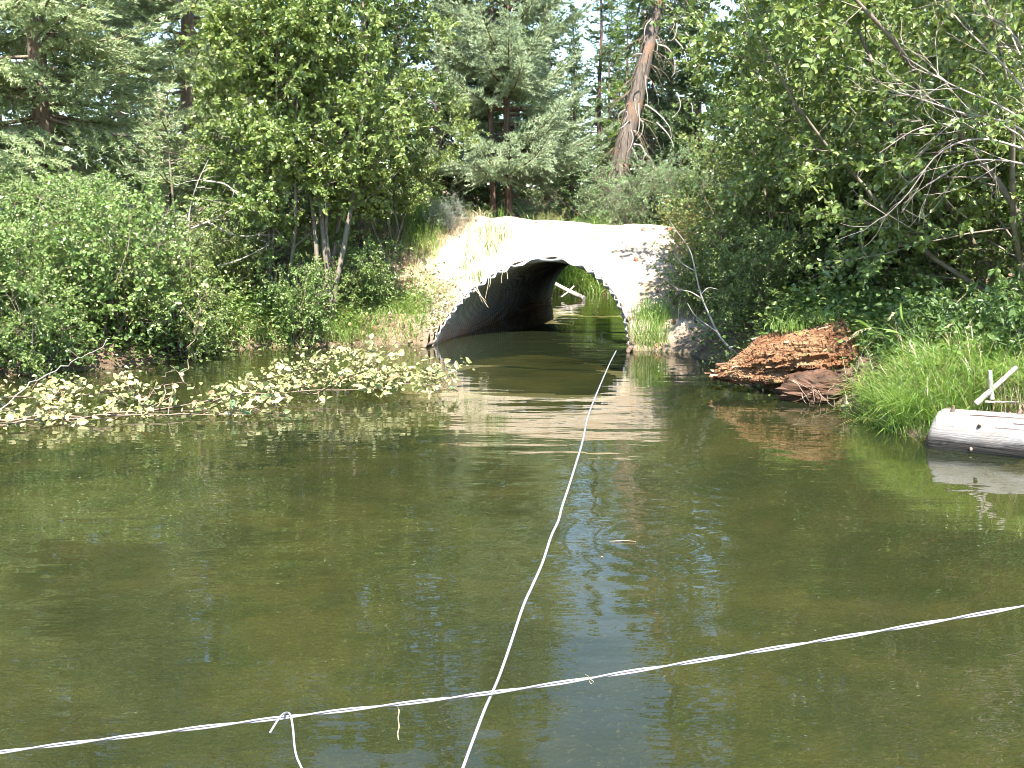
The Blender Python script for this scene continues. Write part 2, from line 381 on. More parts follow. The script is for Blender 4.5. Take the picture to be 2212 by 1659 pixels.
# ------------------------------------------------------------------ culvert
m, t, out = new_mat('galvanised_sheet')
v = objco(t); n1 = noise(t, 2.5, 5, v, .65); n2 = noise(t, 24, 3, v)
c = mixc(t, ramp(t, n1, .3, .7), (.27, .275, .275), (.45, .45, .44)); c = mixc(t, ramp(t, n2, .62, .8), c, (.18, .15, .12))
sep = node(t, 'ShaderNodeSeparateXYZ'); t.links.new(v, sep.inputs[0])
hz = ramp(t, sep.outputs[2], .30, .02); rm = node(t, 'ShaderNodeMath', operation='MULTIPLY'); t.links.new(hz, rm.inputs[0]); t.links.new(ramp(t, n1, .35, .6), rm.inputs[1])
c = mixc(t, rm.outputs[0], c, (.33, .17, .09))
p = node(t, 'ShaderNodeBsdfPrincipled'); p.inputs['Metallic'].default_value = .25; p.inputs['Roughness'].default_value = .55
t.links.new(c, p.inputs['Base Color']); t.links.new(p.outputs[0], out.inputs[0]); M['steel'] = m
cul = thing('culvert', 'corrugated galvanised steel arch culvert under the pale dirt road', 'culvert', (0, 0, 0))
NT, NS = 160, 230
th = np.linspace(-.14, math.pi+.14, NT)
zz = PIPE_Z+PIPE_R*np.sin(th)
s0 = np.maximum(zz, -.25)/BEVEL-.07; s1 = PIPE_L-np.maximum(zz, -.25)/.85+.07
s0 = s0+.035*fbm(th*3.1, th*0+2, 71, 3)+.02*(vnoise(th*17, th*0, 5)-.5)
u = np.linspace(0, 1, NS)
Sg = s0[None]*(1-u[:, None])+s1[None]*u[:, None]
Rg = PIPE_R+.030*np.cos(2*math.pi*Sg/.118)
Tg = Rg*np.cos(th)[None]; Zg = PIPE_Z+Rg*np.sin(th)[None]
Vp = np.stack([O2[0]+ax_a[0]*Sg+ax_n[0]*Tg, O2[1]+ax_a[1]*Sg+ax_n[1]*Tg, Zg], -1)
I = np.arange(NS*NT).reshape(NS, NT)
b = Buf(); b.add(Vp.reshape(-1, 3), np.stack([I[:-1, :-1], I[1:, :-1], I[1:, 1:], I[:-1, 1:]], -1).reshape(-1, 4))
o = link('corrugated_shell', b.mesh('corrugated_shell', M['steel'], True), cul)
md = o.modifiers.new('thick', 'SOLIDIFY'); md.thickness = .014; md.offset = 0
for sg in (-1, 1):
    b = Buf(); P = []
    for s in np.linspace(-.30, .5, 9): P.append(ts(s, sg*(PIPE_R*.985+.01), .03-.02*s))
    tube(b, P, .035, 6); o = link('base_flange', b.mesh('base_flange', M['dead_brown'], True), cul); o['label'] = 'rusty foot rail of the steel arch'

# ------------------------------------------------------------------ plant generators (shape in local space, base at the origin)
def bend_path(rng, p, d, L, n, lift=0.0, wob=.12):
    P = [np.array(p, float)]; d = unit(np.array(d, float))
    for i in range(n-1):
        d = unit(d+np.array([0, 0, lift/n])+rng.normal(0, wob, 3)*[1, 1, .6]); P.append(P[-1]+d*L/(n-1))
    return np.array(P)
def lerp_path(P, u):
    f = np.clip(u, 0, 1)*(len(P)-1); i = np.minimum(f.astype(int), len(P)-2); r = (f-i)[:, None]
    return P[i]*(1-r)+P[i+1]*r, unit(P[i+1]-P[i])

def leafy(seed, H, stems, spread=.35, lean=(0, 0, 0), r0=.03, leaf=.06, per_m=5.5, twigs=8, lpt=14, start=.2, blen=.30, lift=.25, aspect=.72, dirs=None, curve=0.0, tw=.42, lenv=.25):
    rng = np.random.default_rng(seed); wood = Buf(); LP, LA, LN, LL = [], [], [], []
    for si in range(stems):
        az = rng.uniform(0, 2*math.pi) if stems > 1 else 0
        d = np.array([math.cos(az)*spread*rng.uniform(.4, 1.2), math.sin(az)*spread*rng.uniform(.4, 1.2), 1.0])+np.array(lean)
        if dirs is not None: d = np.array(dirs[si % len(dirs)], float)+rng.normal(0, .08, 3)
        L = H*rng.uniform(.78, 1.1); p0 = rng.normal(0, .05+.02*stems**.5, 3)*[1, 1, 0]+[0, 0, -.12]
        P = bend_path(rng, p0, d, L, 10, lift-curve, .10)
        rr = r0*rng.uniform(.7, 1.15); tube(wood, P, np.linspace(rr, rr*.18, 10), 6)
        nbv = int(L*per_m); us = np.sort(rng.uniform(start, 1.0, nbv)); Q, T = lerp_path(P, us)
        for j in range(nbv):
            rv = unit(np.cross(T[j], rng.normal(size=3))); d2 = rv*rng.uniform(.7, 1.1)+T[j]*rng.uniform(.25, .8)+[0, 0, .12]
            bl = L*blen*(1.15-.75*us[j])*rng.uniform(.55, 1.15)+.12
            B = bend_path(rng, Q[j], d2, bl, 5, -.1, .16); br = max(rr*(1-us[j]*.8)*.38, .0035); tube(wood, B, np.linspace(br, br*.35, 5), 4, False)
            nt = max(2, int(twigs*(.5+bl))); ut = np.append(rng.uniform(.15, 1, nt-1), 1.0); Qb, Tb = lerp_path(B, ut)
            for k in range(nt):
                d3 = Tb[k]*rng.uniform(.4, 1)+rng.normal(0, .6, 3); C = bend_path(rng, Qb[k], d3, tw*rng.uniform(.5, 1.15), 4, -.12, .14)
                tube(wood, C, np.linspace(max(br*.35, .0028), .0016, 4), 3, False)
                ul = rng.uniform(.1, 1, lpt); Pl, Tl = lerp_path(C, ul)
                LP.append(Pl+rng.normal(0, .012, (lpt, 3))); LA.append(Tl*.35+rng.normal(0, .65, (lpt, 3))+[0, 0, -.12]); LN.append(np.array([0, 0, .75])+rng.normal(0, .55, (lpt, 3)))
                LL.append(leaf*rng.uniform(1-lenv*2, 1+lenv, lpt))
    fol = Buf(); LP = np.concatenate(LP); LL = np.concatenate(LL)
    leaves(fol, LP, np.concatenate(LA), np.concatenate(LN), LL, LL*aspect)
    return wood, fol

def conifer(seed, H, R, clear=.6, whorl=.3, nper=6, trunk=.11, droop=.25, tspace=.11, tlen=.36, nd=120, nl=.088, nw=.021, dead=0, power=.85, tipup=.35, double=0.0, rnd=.25, hang=.45):
    rng = np.random.default_rng(seed); wood = Buf(); fol = Buf(); deadb = Buf(); NP_, NA_, NL_ = [], [], []
    tz = np.linspace(-.2, H, 14); TP = np.stack([.04*np.sin(tz*1.1+seed), .04*np.cos(tz*.9+seed), tz], -1)
    tube(wood, TP, trunk*(1-.93*(tz+.2)/(H+.2)), 8)
    if double:
        TP2 = TP+np.array([double, .05, 0]); tube(wood, TP2[:9], trunk*.75*(1-.8*(tz[:9]+.2)/(H+.2)), 8)
    z = clear
    while z < H-.12:
        f = (z-clear)/(H-clear); base = R*(1-f)**power
        for k in range(nper):
            az = rng.uniform(0, 2*math.pi); L = base*rng.uniform(1-rnd*1.6, 1+rnd*.5)+.10
            zb = z+rng.uniform(-.5, .5)*whorl; out = np.array([math.cos(az), math.sin(az), 0])
            n = 8; q = np.linspace(0, 1, n)[:, None]; lift0 = .55*f-droop*(1-f)*rng.uniform(.6, 1.4)
            B = np.array([0, 0, zb])+out*L*q+np.array([0, 0, 1.0])*L*(lift0*q+tipup*q**3*.6)+rng.normal(0, .018, (n, 3))*q
            br = .010+.010*L; tube(wood, B, np.linspace(br, .003, n), 4, False)
            nt = max(3, int(L/tspace)); ut = np.linspace(.16, 1.0, nt)+rng.normal(0, .02, nt); Q, T = lerp_path(B, ut)
            side = np.cross([0, 0, 1.0], out)
            for j in range(nt):
                for sg in (-1, 1):
                    tl = (tlen*L*(1.05-ut[j])+.10)*rng.uniform(.6, 1.2)
                    d = unit(T[j]*.75+side*sg*rng.uniform(.5, 1)+np.array([0, 0, rng.uniform(-hang, .10)]))
                    m_ = max(6, int(tl*nd)); uu = rng.uniform(0, 1, m_)[:, None]
                    NP_.append(Q[j]+d*tl*uu+np.array([0, 0, -.12])*tl*uu*uu); NA_.append(d*.85+rng.normal(0, .42, (m_, 3))+[0, 0, .18]); NL_.append(nl*rng.uniform(.7, 1.2, m_))
        z += whorl*rng.uniform(.8, 1.2)
    P = np.concatenate(NP_); L = np.concatenate(NL_); needles(fol, P, np.concatenate(NA_), L, nw, rng, True)
    for k in range(dead):
        az = rng.uniform(0, 2*math.pi); zb = rng.uniform(.15, clear+.9); L = rng.uniform(.4, R*.75)
        B = bend_path(rng, (0, 0, zb), (math.cos(az), math.sin(az), -.1), L, 6, -.5, .12); tube(deadb, B, np.linspace(.011, .003, 6), 3, False)
        for j in range(5):
            C = bend_path(rng, B[rng.integers(1, 6)], rng.normal(0, 1, 3)+[0, 0, -.3], .3, 4, -.4, .2); tube(deadb, C, np.linspace(.005, .0015, 4), 3, False)
    return wood, fol, deadb

MESH = {}
def make_leafy(key, wood_mat, leaf_m, **kw):
    w_, f_ = leafy(**kw); MESH[key] = [('trunk', w_.mesh('trunk_'+key, M[wood_mat], True)), ('crown', f_.mesh('crown_'+key, M[leaf_m]))]
def make_conifer(key, wood_mat, leaf_m, **kw):
    w_, f_, d_ = conifer(**kw); MESH[key] = [('trunk', w_.mesh('trunk_'+key, M[wood_mat], True)), ('crown', f_.mesh('crown_'+key, M[leaf_m]))]
    if kw.get('dead'): MESH[key].append(('dead_branch', d_.mesh('dead_'+key, M['dead_brown'], True)))
def plant(name, key, label, cat, px, Yd, rz=0.0, scale=1.0, dz=0.0, group=None, mat=None, x=None):
    xx = colx(px, Yd) if x is None else x
    o = thing(name, label, cat, (xx, Yd, float(ground(np.array([xx]), np.array([Yd]))[0])+dz), rz, scale, group)
    for nm, me_ in MESH[key]:
        c_ = link('stem' if (nm == 'trunk' and cat != 'tree') else ('foliage' if (nm == 'crown' and cat != 'tree') else nm), me_, o)
        if mat and nm == 'crown': c_.material_slots[0].link = 'OBJECT'; c_.material_slots[0].material = M[mat]
    return o

# ---- deciduous shapes
make_leafy('alder1', 'bark_pale', 'alder', seed=11, H=6.0, stems=5, spread=.28, r0=.048, leaf=.068, per_m=5.4, twigs=9, lpt=20, start=.30, blen=.30, lift=.2)
make_leafy('alder2', 'bark_pale', 'alder', seed=12, H=5.2, stems=4, spread=.38, r0=.042, leaf=.068, per_m=5.4, twigs=9, lpt=20, start=.24, blen=.33, lift=.15)
make_leafy('lean_alder', 'bark_pale', 'alder_dark', seed=13, H=5.2, stems=6, r0=.038, leaf=.064, per_m=5.4, twigs=9, lpt=17, start=.22, blen=.30, lift=.05,
           dirs=[(-.95, .1, 1.0), (-.6, -.25, 1.2), (-1.2, .35, .85), (-.25, .2, 1.3), (-.8, -.4, .8), (.1, .2, 1.2)])
make_leafy('shrub1', 'bark', 'dogwood', seed=21, H=2.3, stems=13, spread=.55, r0=.018, leaf=.066, per_m=6.0, twigs=6, lpt=11, start=.12, blen=.34, lift=.1, tw=.34)
make_leafy('shrub2', 'bark', 'alder', seed=22, H=2.0, stems=13, spread=.7, r0=.016, leaf=.056, per_m=6.5, twigs=6, lpt=11, start=.1, blen=.36, lift=0, tw=.32)
make_leafy('shrub3', 'bark', 'alder_dark', seed=23, H=3.0, stems=11, spread=.42, r0=.024, leaf=.060, per_m=6.0, twigs=7, lpt=12, start=.15, blen=.30, lift=.1, tw=.36)
make_leafy('willow1', 'bark', 'willow', seed=24, H=1.5, stems=22, spread=.55, r0=.010, leaf=.042, per_m=8, twigs=5, lpt=12, start=.08, blen=.28, lift=.25, tw=.24, aspect=.42)
make_leafy('herb1', 'herb', 'herb', seed=25, H=.62, stems=16, spread=.4, r0=.004, leaf=.065, per_m=14, twigs=3, lpt=5, start=.2, blen=.16, lift=.2, tw=.09, aspect=.42)
# ---- conifers
make_conifer('spruce1', 'bark', 'spruce_grey', seed=31, H=13, R=3.0, clear=.45, whorl=.36, nper=6, trunk=.17, droop=.32, dead=16)
make_conifer('spruce2', 'bark_red', 'spruce', seed=32, H=12.0, R=2.9, clear=2.15, hang=.22, whorl=.29, nper=8, trunk=.13, droop=.06, dead=26, tipup=.3, power=.75, double=-.46, tspace=.10)
make_conifer('young_spruce', 'bark', 'spruce_grey', seed=33, H=2.6, R=1.1, clear=.2, whorl=.2, nper=6, trunk=.035, droop=.25, tspace=.08, tlen=.4, nl=.06, nw=.013, nd=100)
make_conifer('fir1', 'bark', 'fir', seed=34, H=12, R=1.9, clear=1.2, whorl=.42, nper=6, trunk=.14, droop=.45, tspace=.14, nd=50, nl=.14, nw=.055, rnd=.4)
make_conifer('fir2', 'bark_red', 'fir', seed=35, H=14, R=1.5, clear=2.2, whorl=.5, nper=6, trunk=.16, droop=.5, tspace=.15, nd=50, nl=.14, nw=.055, rnd=.5)
make_conifer('larch1', 'bark', 'larch', seed=36, H=9, R=1.15, clear=.8, whorl=.34, nper=6, trunk=.09, droop=.1, tspace=.12, nd=50, nl=.12, nw=.036, rnd=.4)

# ------------------------------------------------------------------ trees and shrubs
T, SH = 'tree', 'shrub'
plant('spruce_tree', 'spruce1', 'tall grey-green spruce at the far left edge, thick trunk showing through gaps', T, 115, 14.9, .4, .92)
plant('spruce_tree', 'spruce1', 'grey-green spruce behind the leafy alders, right of the far left spruce', T, 430, 19.2, 2.2, .98)
plant('spruce_tree', 'spruce1', 'spruce boughs reaching in over the left edge of the picture', T, -190, 14.5, 4.0, .82)
plant('spruce_tree', 'spruce2', 'bushy blue-green spruce with two reddish trunks behind the dirt road', T, 1097, 23.0, 0, (.78, .78, 1.12))
plant('young_spruce', 'young_spruce', 'small yellow-green young spruce low between the left bushes', T, 380, 14.4, 1.0, 1.0)
plant('young_spruce', 'young_spruce', 'small spruce half hidden behind the left alder trunks', T, 500, 15.6, 2.6, 1.15)
plant('alder_tree', 'alder1', 'multi-stemmed leafy alder on the left bank beside the grassy slope', T, 708, 13.5, .6, .96)
plant('alder_tree', 'alder2', 'crooked leafy alder left of the multi-stemmed one, rising from the bank', T, 590, 13.7, 3.5, .86)
plant('alder_tree', 'alder2', 'leafy alder arching over the road edge beside the twin-trunked spruce', T, 850, 15.0, 1.4, .58)
plant('alder_tree', 'lean_alder', 'big alder leaning left from the right edge with pale stems and broad crown', T, 2290, 9.6, 0, 1.0)
plant('alder_tree', 'lean_alder', 'leafy alder behind the rotten log, its crown lit above deep shade', T, 2140, 12.4, -.25, .95)
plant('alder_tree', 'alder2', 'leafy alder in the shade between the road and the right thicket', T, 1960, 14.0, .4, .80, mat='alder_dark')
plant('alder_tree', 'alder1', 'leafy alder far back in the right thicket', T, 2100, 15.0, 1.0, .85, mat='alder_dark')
plant('bush', 'shrub1', 'dense bright-leaved bush overhanging the water at the far left', SH, 40, 11.0, .3, .56)
plant('bush', 'shrub1', 'bright-leaved bush second from the left edge, above the floating branch', SH, 235, 11.4, 2.0, .74)
plant('bush', 'shrub2', 'low spreading bush right of the far left bushes, touching the grass', SH, 385, 12.0, 1.1, .66)
plant('bush', 'shrub2', 'rounded light green bush between the left alder trunks and the young spruce', SH, 480, 13.6, 4.1, .70)
plant('bush', 'shrub1', 'bush mostly cut off by the left edge of the picture', SH, -130, 10.3, 4.4, .7)
plant('bush', 'shrub3', 'taller bush behind the far left bushes, below the spruce boughs', SH, 140, 12.6, .9, .5, mat='dogwood')
plant('bush', 'shrub2', 'small leafy shrub at the foot of the multi-stemmed alder', SH, 745, 13.75, 2.9, .42)
plant('bush', 'shrub1', 'leafy shrub in front of the alder trunks, just above the bank grass', SH, 640, 13.15, 1.7, .46)
plant('bush', 'shrub1', 'small leafy shrub right of the alder trunks on the shaded slope', SH, 800, 13.9, 5.0, .40)
plant('bush', 'willow1', 'rounded pale green bush behind the road, under the leaning trunk', SH, 1345, 20.0, .2, 1.0)
plant('bush', 'willow1', 'small yellow-green bush behind the road, right of the spruce trunks', SH, 1195, 20.6, 1.9, .5, mat='yellowing')
plant('bush', 'willow1', 'leafy bush right of the rounded pale bush behind the road', SH, 1470, 19.2, 2.7, .95)
plant('bush', 'willow1', 'green bush behind the twin-trunked spruce, left of its trunks', SH, 985, 24.5, 3.1, 1.2)
plant('bush', 'willow1', 'green bush in the gap behind the road between spruce and leaning trunk', SH, 1245, 29.0, 4.1, 1.5)
plant('bush', 'willow1', 'green bush far behind the spruce trunks', SH, 1150, 27.0, 5.1, 1.1)
plant('bush', 'shrub1', 'lowest bush dipping into the water at the left edge', SH, 75, 10.5, 3.6, .50)
plant('bush', 'willow1', 'wispy grey-green sage bush on the left road edge', SH, 965, 15.4, .7, .34, mat='sage')
plant('bush', 'shrub2', 'yellowing shrub spilling over the right shoulder of the embankment', SH, 1530, 13.9, .5, .52, mat='yellowing')
plant('bush', 'shrub2', 'green shrub at the right foot of the embankment by the leaning dead sapling', SH, 1520, 12.9, 2.2, .50)
plant('bush', 'shrub3', 'dark shrub in deep shade right of the embankment', SH, 1650, 13.0, 3.0, .80)
plant('bush', 'shrub3', 'low dark shrub at the left tip of the rotten log', SH, 1625, 11.3, .3, .42)
plant('bush', 'shrub3', 'dark shrub in deep shade straight behind the rotten log', SH, 1740, 12.3, 1.2, .90)
plant('bush', 'shrub3', 'tall shady bush behind the right end of the rotten log', SH, 1900, 11.8, 4.0, 1.0)
plant('bush', 'shrub3', 'shady bush behind the tall grass on the right bank', SH, 2060, 10.8, 5.2, .85)
plant('bush', 'shrub3', 'bush at the right edge above the grey log', SH, 2290, 9.3, .1, .75)
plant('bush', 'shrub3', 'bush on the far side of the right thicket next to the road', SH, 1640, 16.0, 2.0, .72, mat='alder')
plant('bush', 'shrub3', 'bush deep in the thicket at the right, behind the leaning alder', SH, 2180, 14.0, .2, 1.2)
for px, Yd, sc_, rz, lab in ((2000, 8.7, .9, .2, 'leafy green herb at the left end of the right bank herbs'), (2085, 8.4, 1.05, 1.9, 'leafy green herb clump behind the bright grass, below the shady bush'),
                          (2170, 8.0, 1.15, 3.3, 'tallest leafy green herb clump near the right edge'), (2250, 7.6, 1.1, 4.4, 'leafy green herb cut by the right edge above the grey log')):
    plant('herb_plant', 'herb1', lab, 'plant', px, Yd, rz, sc_, group='herbs on the right bank')
plant('herb_plant', 'herb1', 'broad-leaved herb on the left bank below the alder trunks', 'plant', 600, 13.4, .5, .8, mat='dogwood')

# background forest
BGT = [('fir2', 1290, 28, .62, 0, 'narrow dark fir left of the sky gap behind the leaning trunk', None), ('larch1', 1345, 33, 1.02, 1, 'bright green slender larch behind the leaning trunk', None),
       ('fir1', 1500, 27, .95, 2, 'dark drooping fir right of the leaning trunk', None), ('larch1', 1550, 31, .56, 3, 'small bright green larch under the sky gap', None),
       ('fir1', 1650, 23, 1.0, 4, 'drooping fir right of the sky gap, behind the right thicket', None), ('fir2', 1590, 36, .9, .5, 'distant dark fir beyond the small bright larch', None),
       ('fir1', 1800, 22, 1.05, 5, 'dark bluish fir behind the crown of the leaning alder', 'fir_blue'), ('fir1', 1960, 20, .95, .7, 'dark bluish fir behind the bare twigs, left of the right edge', 'fir_blue'),
       ('fir1', 2110, 23, 1.1, 1.7, 'dark bluish fir far behind the bare twigs', 'fir_blue'), ('fir2', 2250, 19, .9, 2.7, 'fir at the right edge behind the bare branches', 'fir_blue'),
       ('fir1', 620, 25, 1.1, 3.7, 'dark fir behind the left alder crowns', None), ('fir1', 800, 27, 1.15, 4.7, 'dark fir between the left alders and the twin-trunked spruce', None),
       ('fir1', 950, 24, 1.1, 5.7, 'dark fir just left behind the twin-trunked spruce', None), ('fir2', 1180, 30, .95, .3, 'slim fir right behind the twin-trunked spruce', None),
       ('fir1', 290, 26, 1.2, 1.3, 'dark fir behind the left spruces', None), ('fir1', 20, 25, 1.2, 2.3, 'dark fir behind the far left spruce', None),
       ('fir1', 1420, 40, .75, 3.3, 'far fir low behind the leaning trunk', None), ('fir1', 1720, 34, 1.1, 4.3, 'far fir behind the drooping fir on the right', None),
       ('fir1', 1120, 36, .9, 2.9, 'far fir left of the gap beside the spruce', None), ('fir1', 1010, 31, .95, 1.2, 'far fir directly behind the twin-trunked spruce', None), ('fir1', 1235, 26, .55, 2.2, 'short dense fir right beside the twin-trunked spruce', None), ('fir1', 1400, 28, .6, .8, 'short dark fir right behind the leaning trunk', None), ('fir1', 1310, 38, .72, 5.0, 'dark far fir filling the gap behind the slender larch', None), ('fir1', 1075, 29, .7, 1.8, 'short fir showing between the two reddish spruce trunks', None), ('fir1', 1180, 34, .75, 3.0, 'dark fir filling the gap right of the spruce trunks', None), ('fir1', 1440, 31, .85, 2.5, 'dark fir close behind the leaning trunk, right of it', None), ('fir2', 1375, 35, .8, 4.2, 'slim dark fir seen just left of the leaning trunk', None), ('fir1', 480, 33, 1.1, 3.9, 'far fir showing between the left spruces', None), ('fir1', 700, 35, 1.2, 4.9, 'far fir behind the left alder crowns, deeper in the forest', None),
       ('fir2', 870, 34, 1.0, 5.9, 'far slim fir behind the road, left of the spruce', None), ('fir1', 150, 34, 1.2, .9, 'far fir deep behind the far left spruce', None), ('fir1', 1330, 46, .7, 1.9, 'far fir low behind the bright larch', None),
       ('fir1', 1480, 38, .8, .4, 'far fir behind the dark drooping fir', None), ('fir1', 1610, 46, .7, 2.4, 'far low fir below the sky gap', None), ('fir1', 1850, 38, 1.1, 3.4, 'far fir deep behind the right thicket', 'fir_blue'),
       ('fir1', 2080, 36, 1.2, 4.4, 'far fir deep behind the bare twigs', 'fir_blue'), ('fir1', 2300, 30, 1.2, 5.4, 'far fir beyond the right edge', 'fir_blue'), ('fir1', -100, 30, 1.2, .6, 'far fir beyond the left edge', None),
       ('fir1', 1240, 42, .62, 1.1, 'far short fir in the gap beside the spruce', None), ('fir2', 1950, 30, 1.0, 2.1, 'far fir behind the bluish firs on the right', 'fir_blue')]
for key, px, Yd, scl, rz, lab, mt in BGT:
    plant('larch_tree' if key.startswith('larch') else 'fir_tree', key, lab, T, px, Yd, rz, scl, mat=mt, group='forest behind the road')

# leaning tree with bleached drooping branches
lt_pts = [at(1318, 400, 23.6), at(1345, 330, 23.6), at(1372, 220, 23.7), at(1395, 120, 23.8), at(1422, 0, 24.0), at(1450, -140, 24.2), at(1490, -340, 24.5), at(1530, -560, 24.7)]
lt_pts[0][2] -= .8
root = thing('leaning_tree', 'leaning grey trunk with bleached drooping dead branches behind the road', 'tree', tuple(lt_pts[0]))
lp = spline(lt_pts, 26)-lt_pts[0]
b = Buf(); tube(b, lp, np.linspace(.23, .08, 26)*(1+.04*np.sin(np.arange(26)*2.1)), 12); link('trunk', b.mesh('trunk_leaning', M['bark_lean'], True), root)
rng = np.random.default_rng(5)
fol = Buf(); NPp, NAa = [], []
wood = Buf()
for k in range(110):
    u_ = rng.uniform(.24, 1.0); p0 = lp[int(u_*25)]; az = rng.uniform(0, 6.28)
    if u_ < .62 and math.sin(az) < 0 and rng.random() < .85: continue
    if u_ < .48 and math.cos(az) < -.1 and rng.random() < .75: continue
    L = rng.uniform(.5, 1.5)*(1.1-.4*u_); d = np.array([math.cos(az), math.sin(az), -.15])
    B = bend_path(rng, p0, d, L, 6, -.5, .12); tube(wood, B, np.linspace(.02, .004, 6), 4, False)
    for q_ in range(9):
        Qp, Tq = lerp_path(B, np.array([rng.uniform(.25, 1)])); dd = unit(Tq[0]+rng.normal(0, .55, 3)+[0, 0, -.25]); tl = rng.uniform(.15, .45); m_ = 26
        NPp.append(Qp[0]+dd*tl*rng.uniform(0, 1, (m_, 1))); NAa.append(dd+rng.normal(0, .7, (m_, 3)))
needles(fol, np.concatenate(NPp), np.concatenate(NAa), .11, .035, rng)
link('crown', fol.mesh('crown_leaning', M['fir']), root); link('limb', wood.mesh('limb_leaning', M['bark'], True), root)
def zpx(zx, zy): return (1380+zx/3.686)*.8848, (zy/3.686)*.8848
deadl = [[(880, 30), (950, 70), (985, 140), (980, 230), (940, 300)], [(1000, 120), (1003, 260), (980, 340), (945, 370)], [(830, 400), (920, 430), (975, 520), (985, 640), (955, 695)],
         [(990, 355), (1060, 440), (1095, 560), (1090, 650)], [(775, 170), (725, 230), (710, 320), (715, 380)], [(815, 355), (830, 420), (815, 510)], [(725, 680), (725, 780), (740, 870), (740, 950)],
         [(625, 890), (630, 970), (655, 1060)], [(660, 930), (665, 1060), (700, 1110), (690, 1200), (650, 1250)], [(670, 1060), (660, 1170), (630, 1220)], [(720, 940), (820, 1010), (900, 1090), (945, 1160), (955, 1240)],
         [(820, 1100), (900, 1180), (950, 1250), (975, 1320)], [(590, 1170), (610, 1240), (590, 1320), (560, 1370)], [(615, 1300), (680, 1310), (720, 1380), (770, 1430), (800, 1510)], [(720, 1380), (700, 1440), (675, 1490)],
         [(570, 1090), (520, 1140), (480, 1160)], [(550, 1000), (560, 1040), (530, 1100), (530, 1150)], [(540, 985), (490, 1020), (475, 1080), (500, 1120)], [(1000, 830), (1035, 930), (1020, 1000), (960, 1060)],
         [(1100, 890), (1140, 950), (1145, 1050)], [(600, 1330), (640, 1400), (660, 1470)], [(840, 1500), (880, 1570), (900, 1640)], [(690, 485), (640, 485), (605, 500)], [(1080, 290), (1120, 350), (1110, 420), (1070, 460)]]
for i, pl in enumerate(deadl):
    P = spline([at(*zpx(*q_), 22.5+.02*(i % 7)+.04*j) for j, q_ in enumerate(pl)], 12)
    b = Buf(); tube(b, P-lt_pts[0], np.linspace(.019, .006, 12), 5); link('dead_branch', b.mesh('dead_branch', M['dead_white'], True), root)

rng = np.random.default_rng(55); b = Buf()
for k in range(90):
    p0 = lp[rng.integers(3, 17)]; az = rng.uniform(0, 6.28); C = bend_path(rng, p0+np.array([math.cos(az), math.sin(az), 0])*.18, (math.cos(az), math.sin(az)-.3, -.4), rng.uniform(.4, 1.2), 7, -1.6, .16)
    tube(b, C, np.linspace(.009, .0025, 7), 3, False)
link('twig_tangle', b.mesh('twig_tangle', M['dead_brown'], True), root)
# bare dead shrub at the top right
root = thing('bare_branch', 'bare pinkish-grey leafless branches fanning in from the right edge', 'branch', (0, 0, 0))
bb = [[(2330, 420), (2212, 195), (2130, 105), (2060, 30), (2010, -60)], [(2330, 470), (2212, 285), (2080, 245), (1960, 205), (1890, 190)], [(2300, 300), (2200, 90), (2120, 20), (2080, -50)],
      [(2330, 520), (2212, 300), (2100, 270), (1990, 275), (1900, 330)], [(2280, 380), (2190, 350), (2090, 350), (2000, 400)], [(2300, 330), (2180, 240), (2050, 180), (1950, 120)],
      [(2240, 330), (2120, 300), (2030, 330), (1960, 420), (1900, 480)], [(2330, 250), (2230, 160), (2180, 60), (2170, -40)]]
rng = np.random.default_rng(8)
for pl in bb:
    P = spline([at(*q_, 7.6+.15*j) for j, q_ in enumerate(pl)], 16); bl_ = Buf(); tube(bl_, P, np.linspace(.011, .003, 16), 5)
    for k in range(8):
        i = rng.integers(3, 15); d = unit(P[min(i+1, 15)]-P[i])+rng.normal(0, .65, 3)*[1, .6, 1]; C = bend_path(rng, P[i], d, rng.uniform(.2, .6), 6, 0, .16); tube(bl_, C, np.linspace(.004, .0017, 6), 3, False)
        for q_ in range(3):
            j = rng.integers(2, 6); E = bend_path(rng, C[j], unit(C[j]-C[j-1])+rng.normal(0, .6, 3), rng.uniform(.1, .28), 4, 0, .18); tube(bl_, E, np.linspace(.0021, .001, 4), 3, False)
    link('limb', bl_.mesh('limb', M['dead_pink'], True), root)
b = Buf(); tube(b, spline([ts(0, 0, 0)*0+np.array([5.6, 7.3, .2]), (5.1, 7.45, 1.2), at(2330, 470, 7.6)], 10), np.linspace(.05, .02, 10), 7); link('trunk', b.mesh('trunk_bare', M['bark_pale'], True), root)

# pale dead twigs at the left
root = thing('dead_twig', 'pale leafless twigs hanging among the left spruce boughs', 'branch', (0, 0, 0)); b = Buf(); rng = np.random.default_rng(9)
for pl in ([(415, 560), (408, 470), (425, 400), (450, 345)], [(410, 495), (470, 470), (520, 445), (565, 455)], [(450, 480), (500, 505), (540, 510), (575, 500)], [(440, 390), (490, 400), (530, 440)], [(470, 575), (520, 560), (580, 530)]):
    P = spline([at(*q_, 13.2) for q_ in pl], 12); tube(b, P, np.linspace(.014, .005, 12), 5)
    for k in range(5):
        i = rng.integers(3, 11); C = bend_path(rng, P[i], unit(P[i+1]-P[i])+rng.normal(0, .7, 3), .3, 5, -.2, .2); tube(b, C, np.linspace(.005, .002, 5), 3, False)
link('limb', b.mesh('limb_dead', M['dead_white'], True), root)

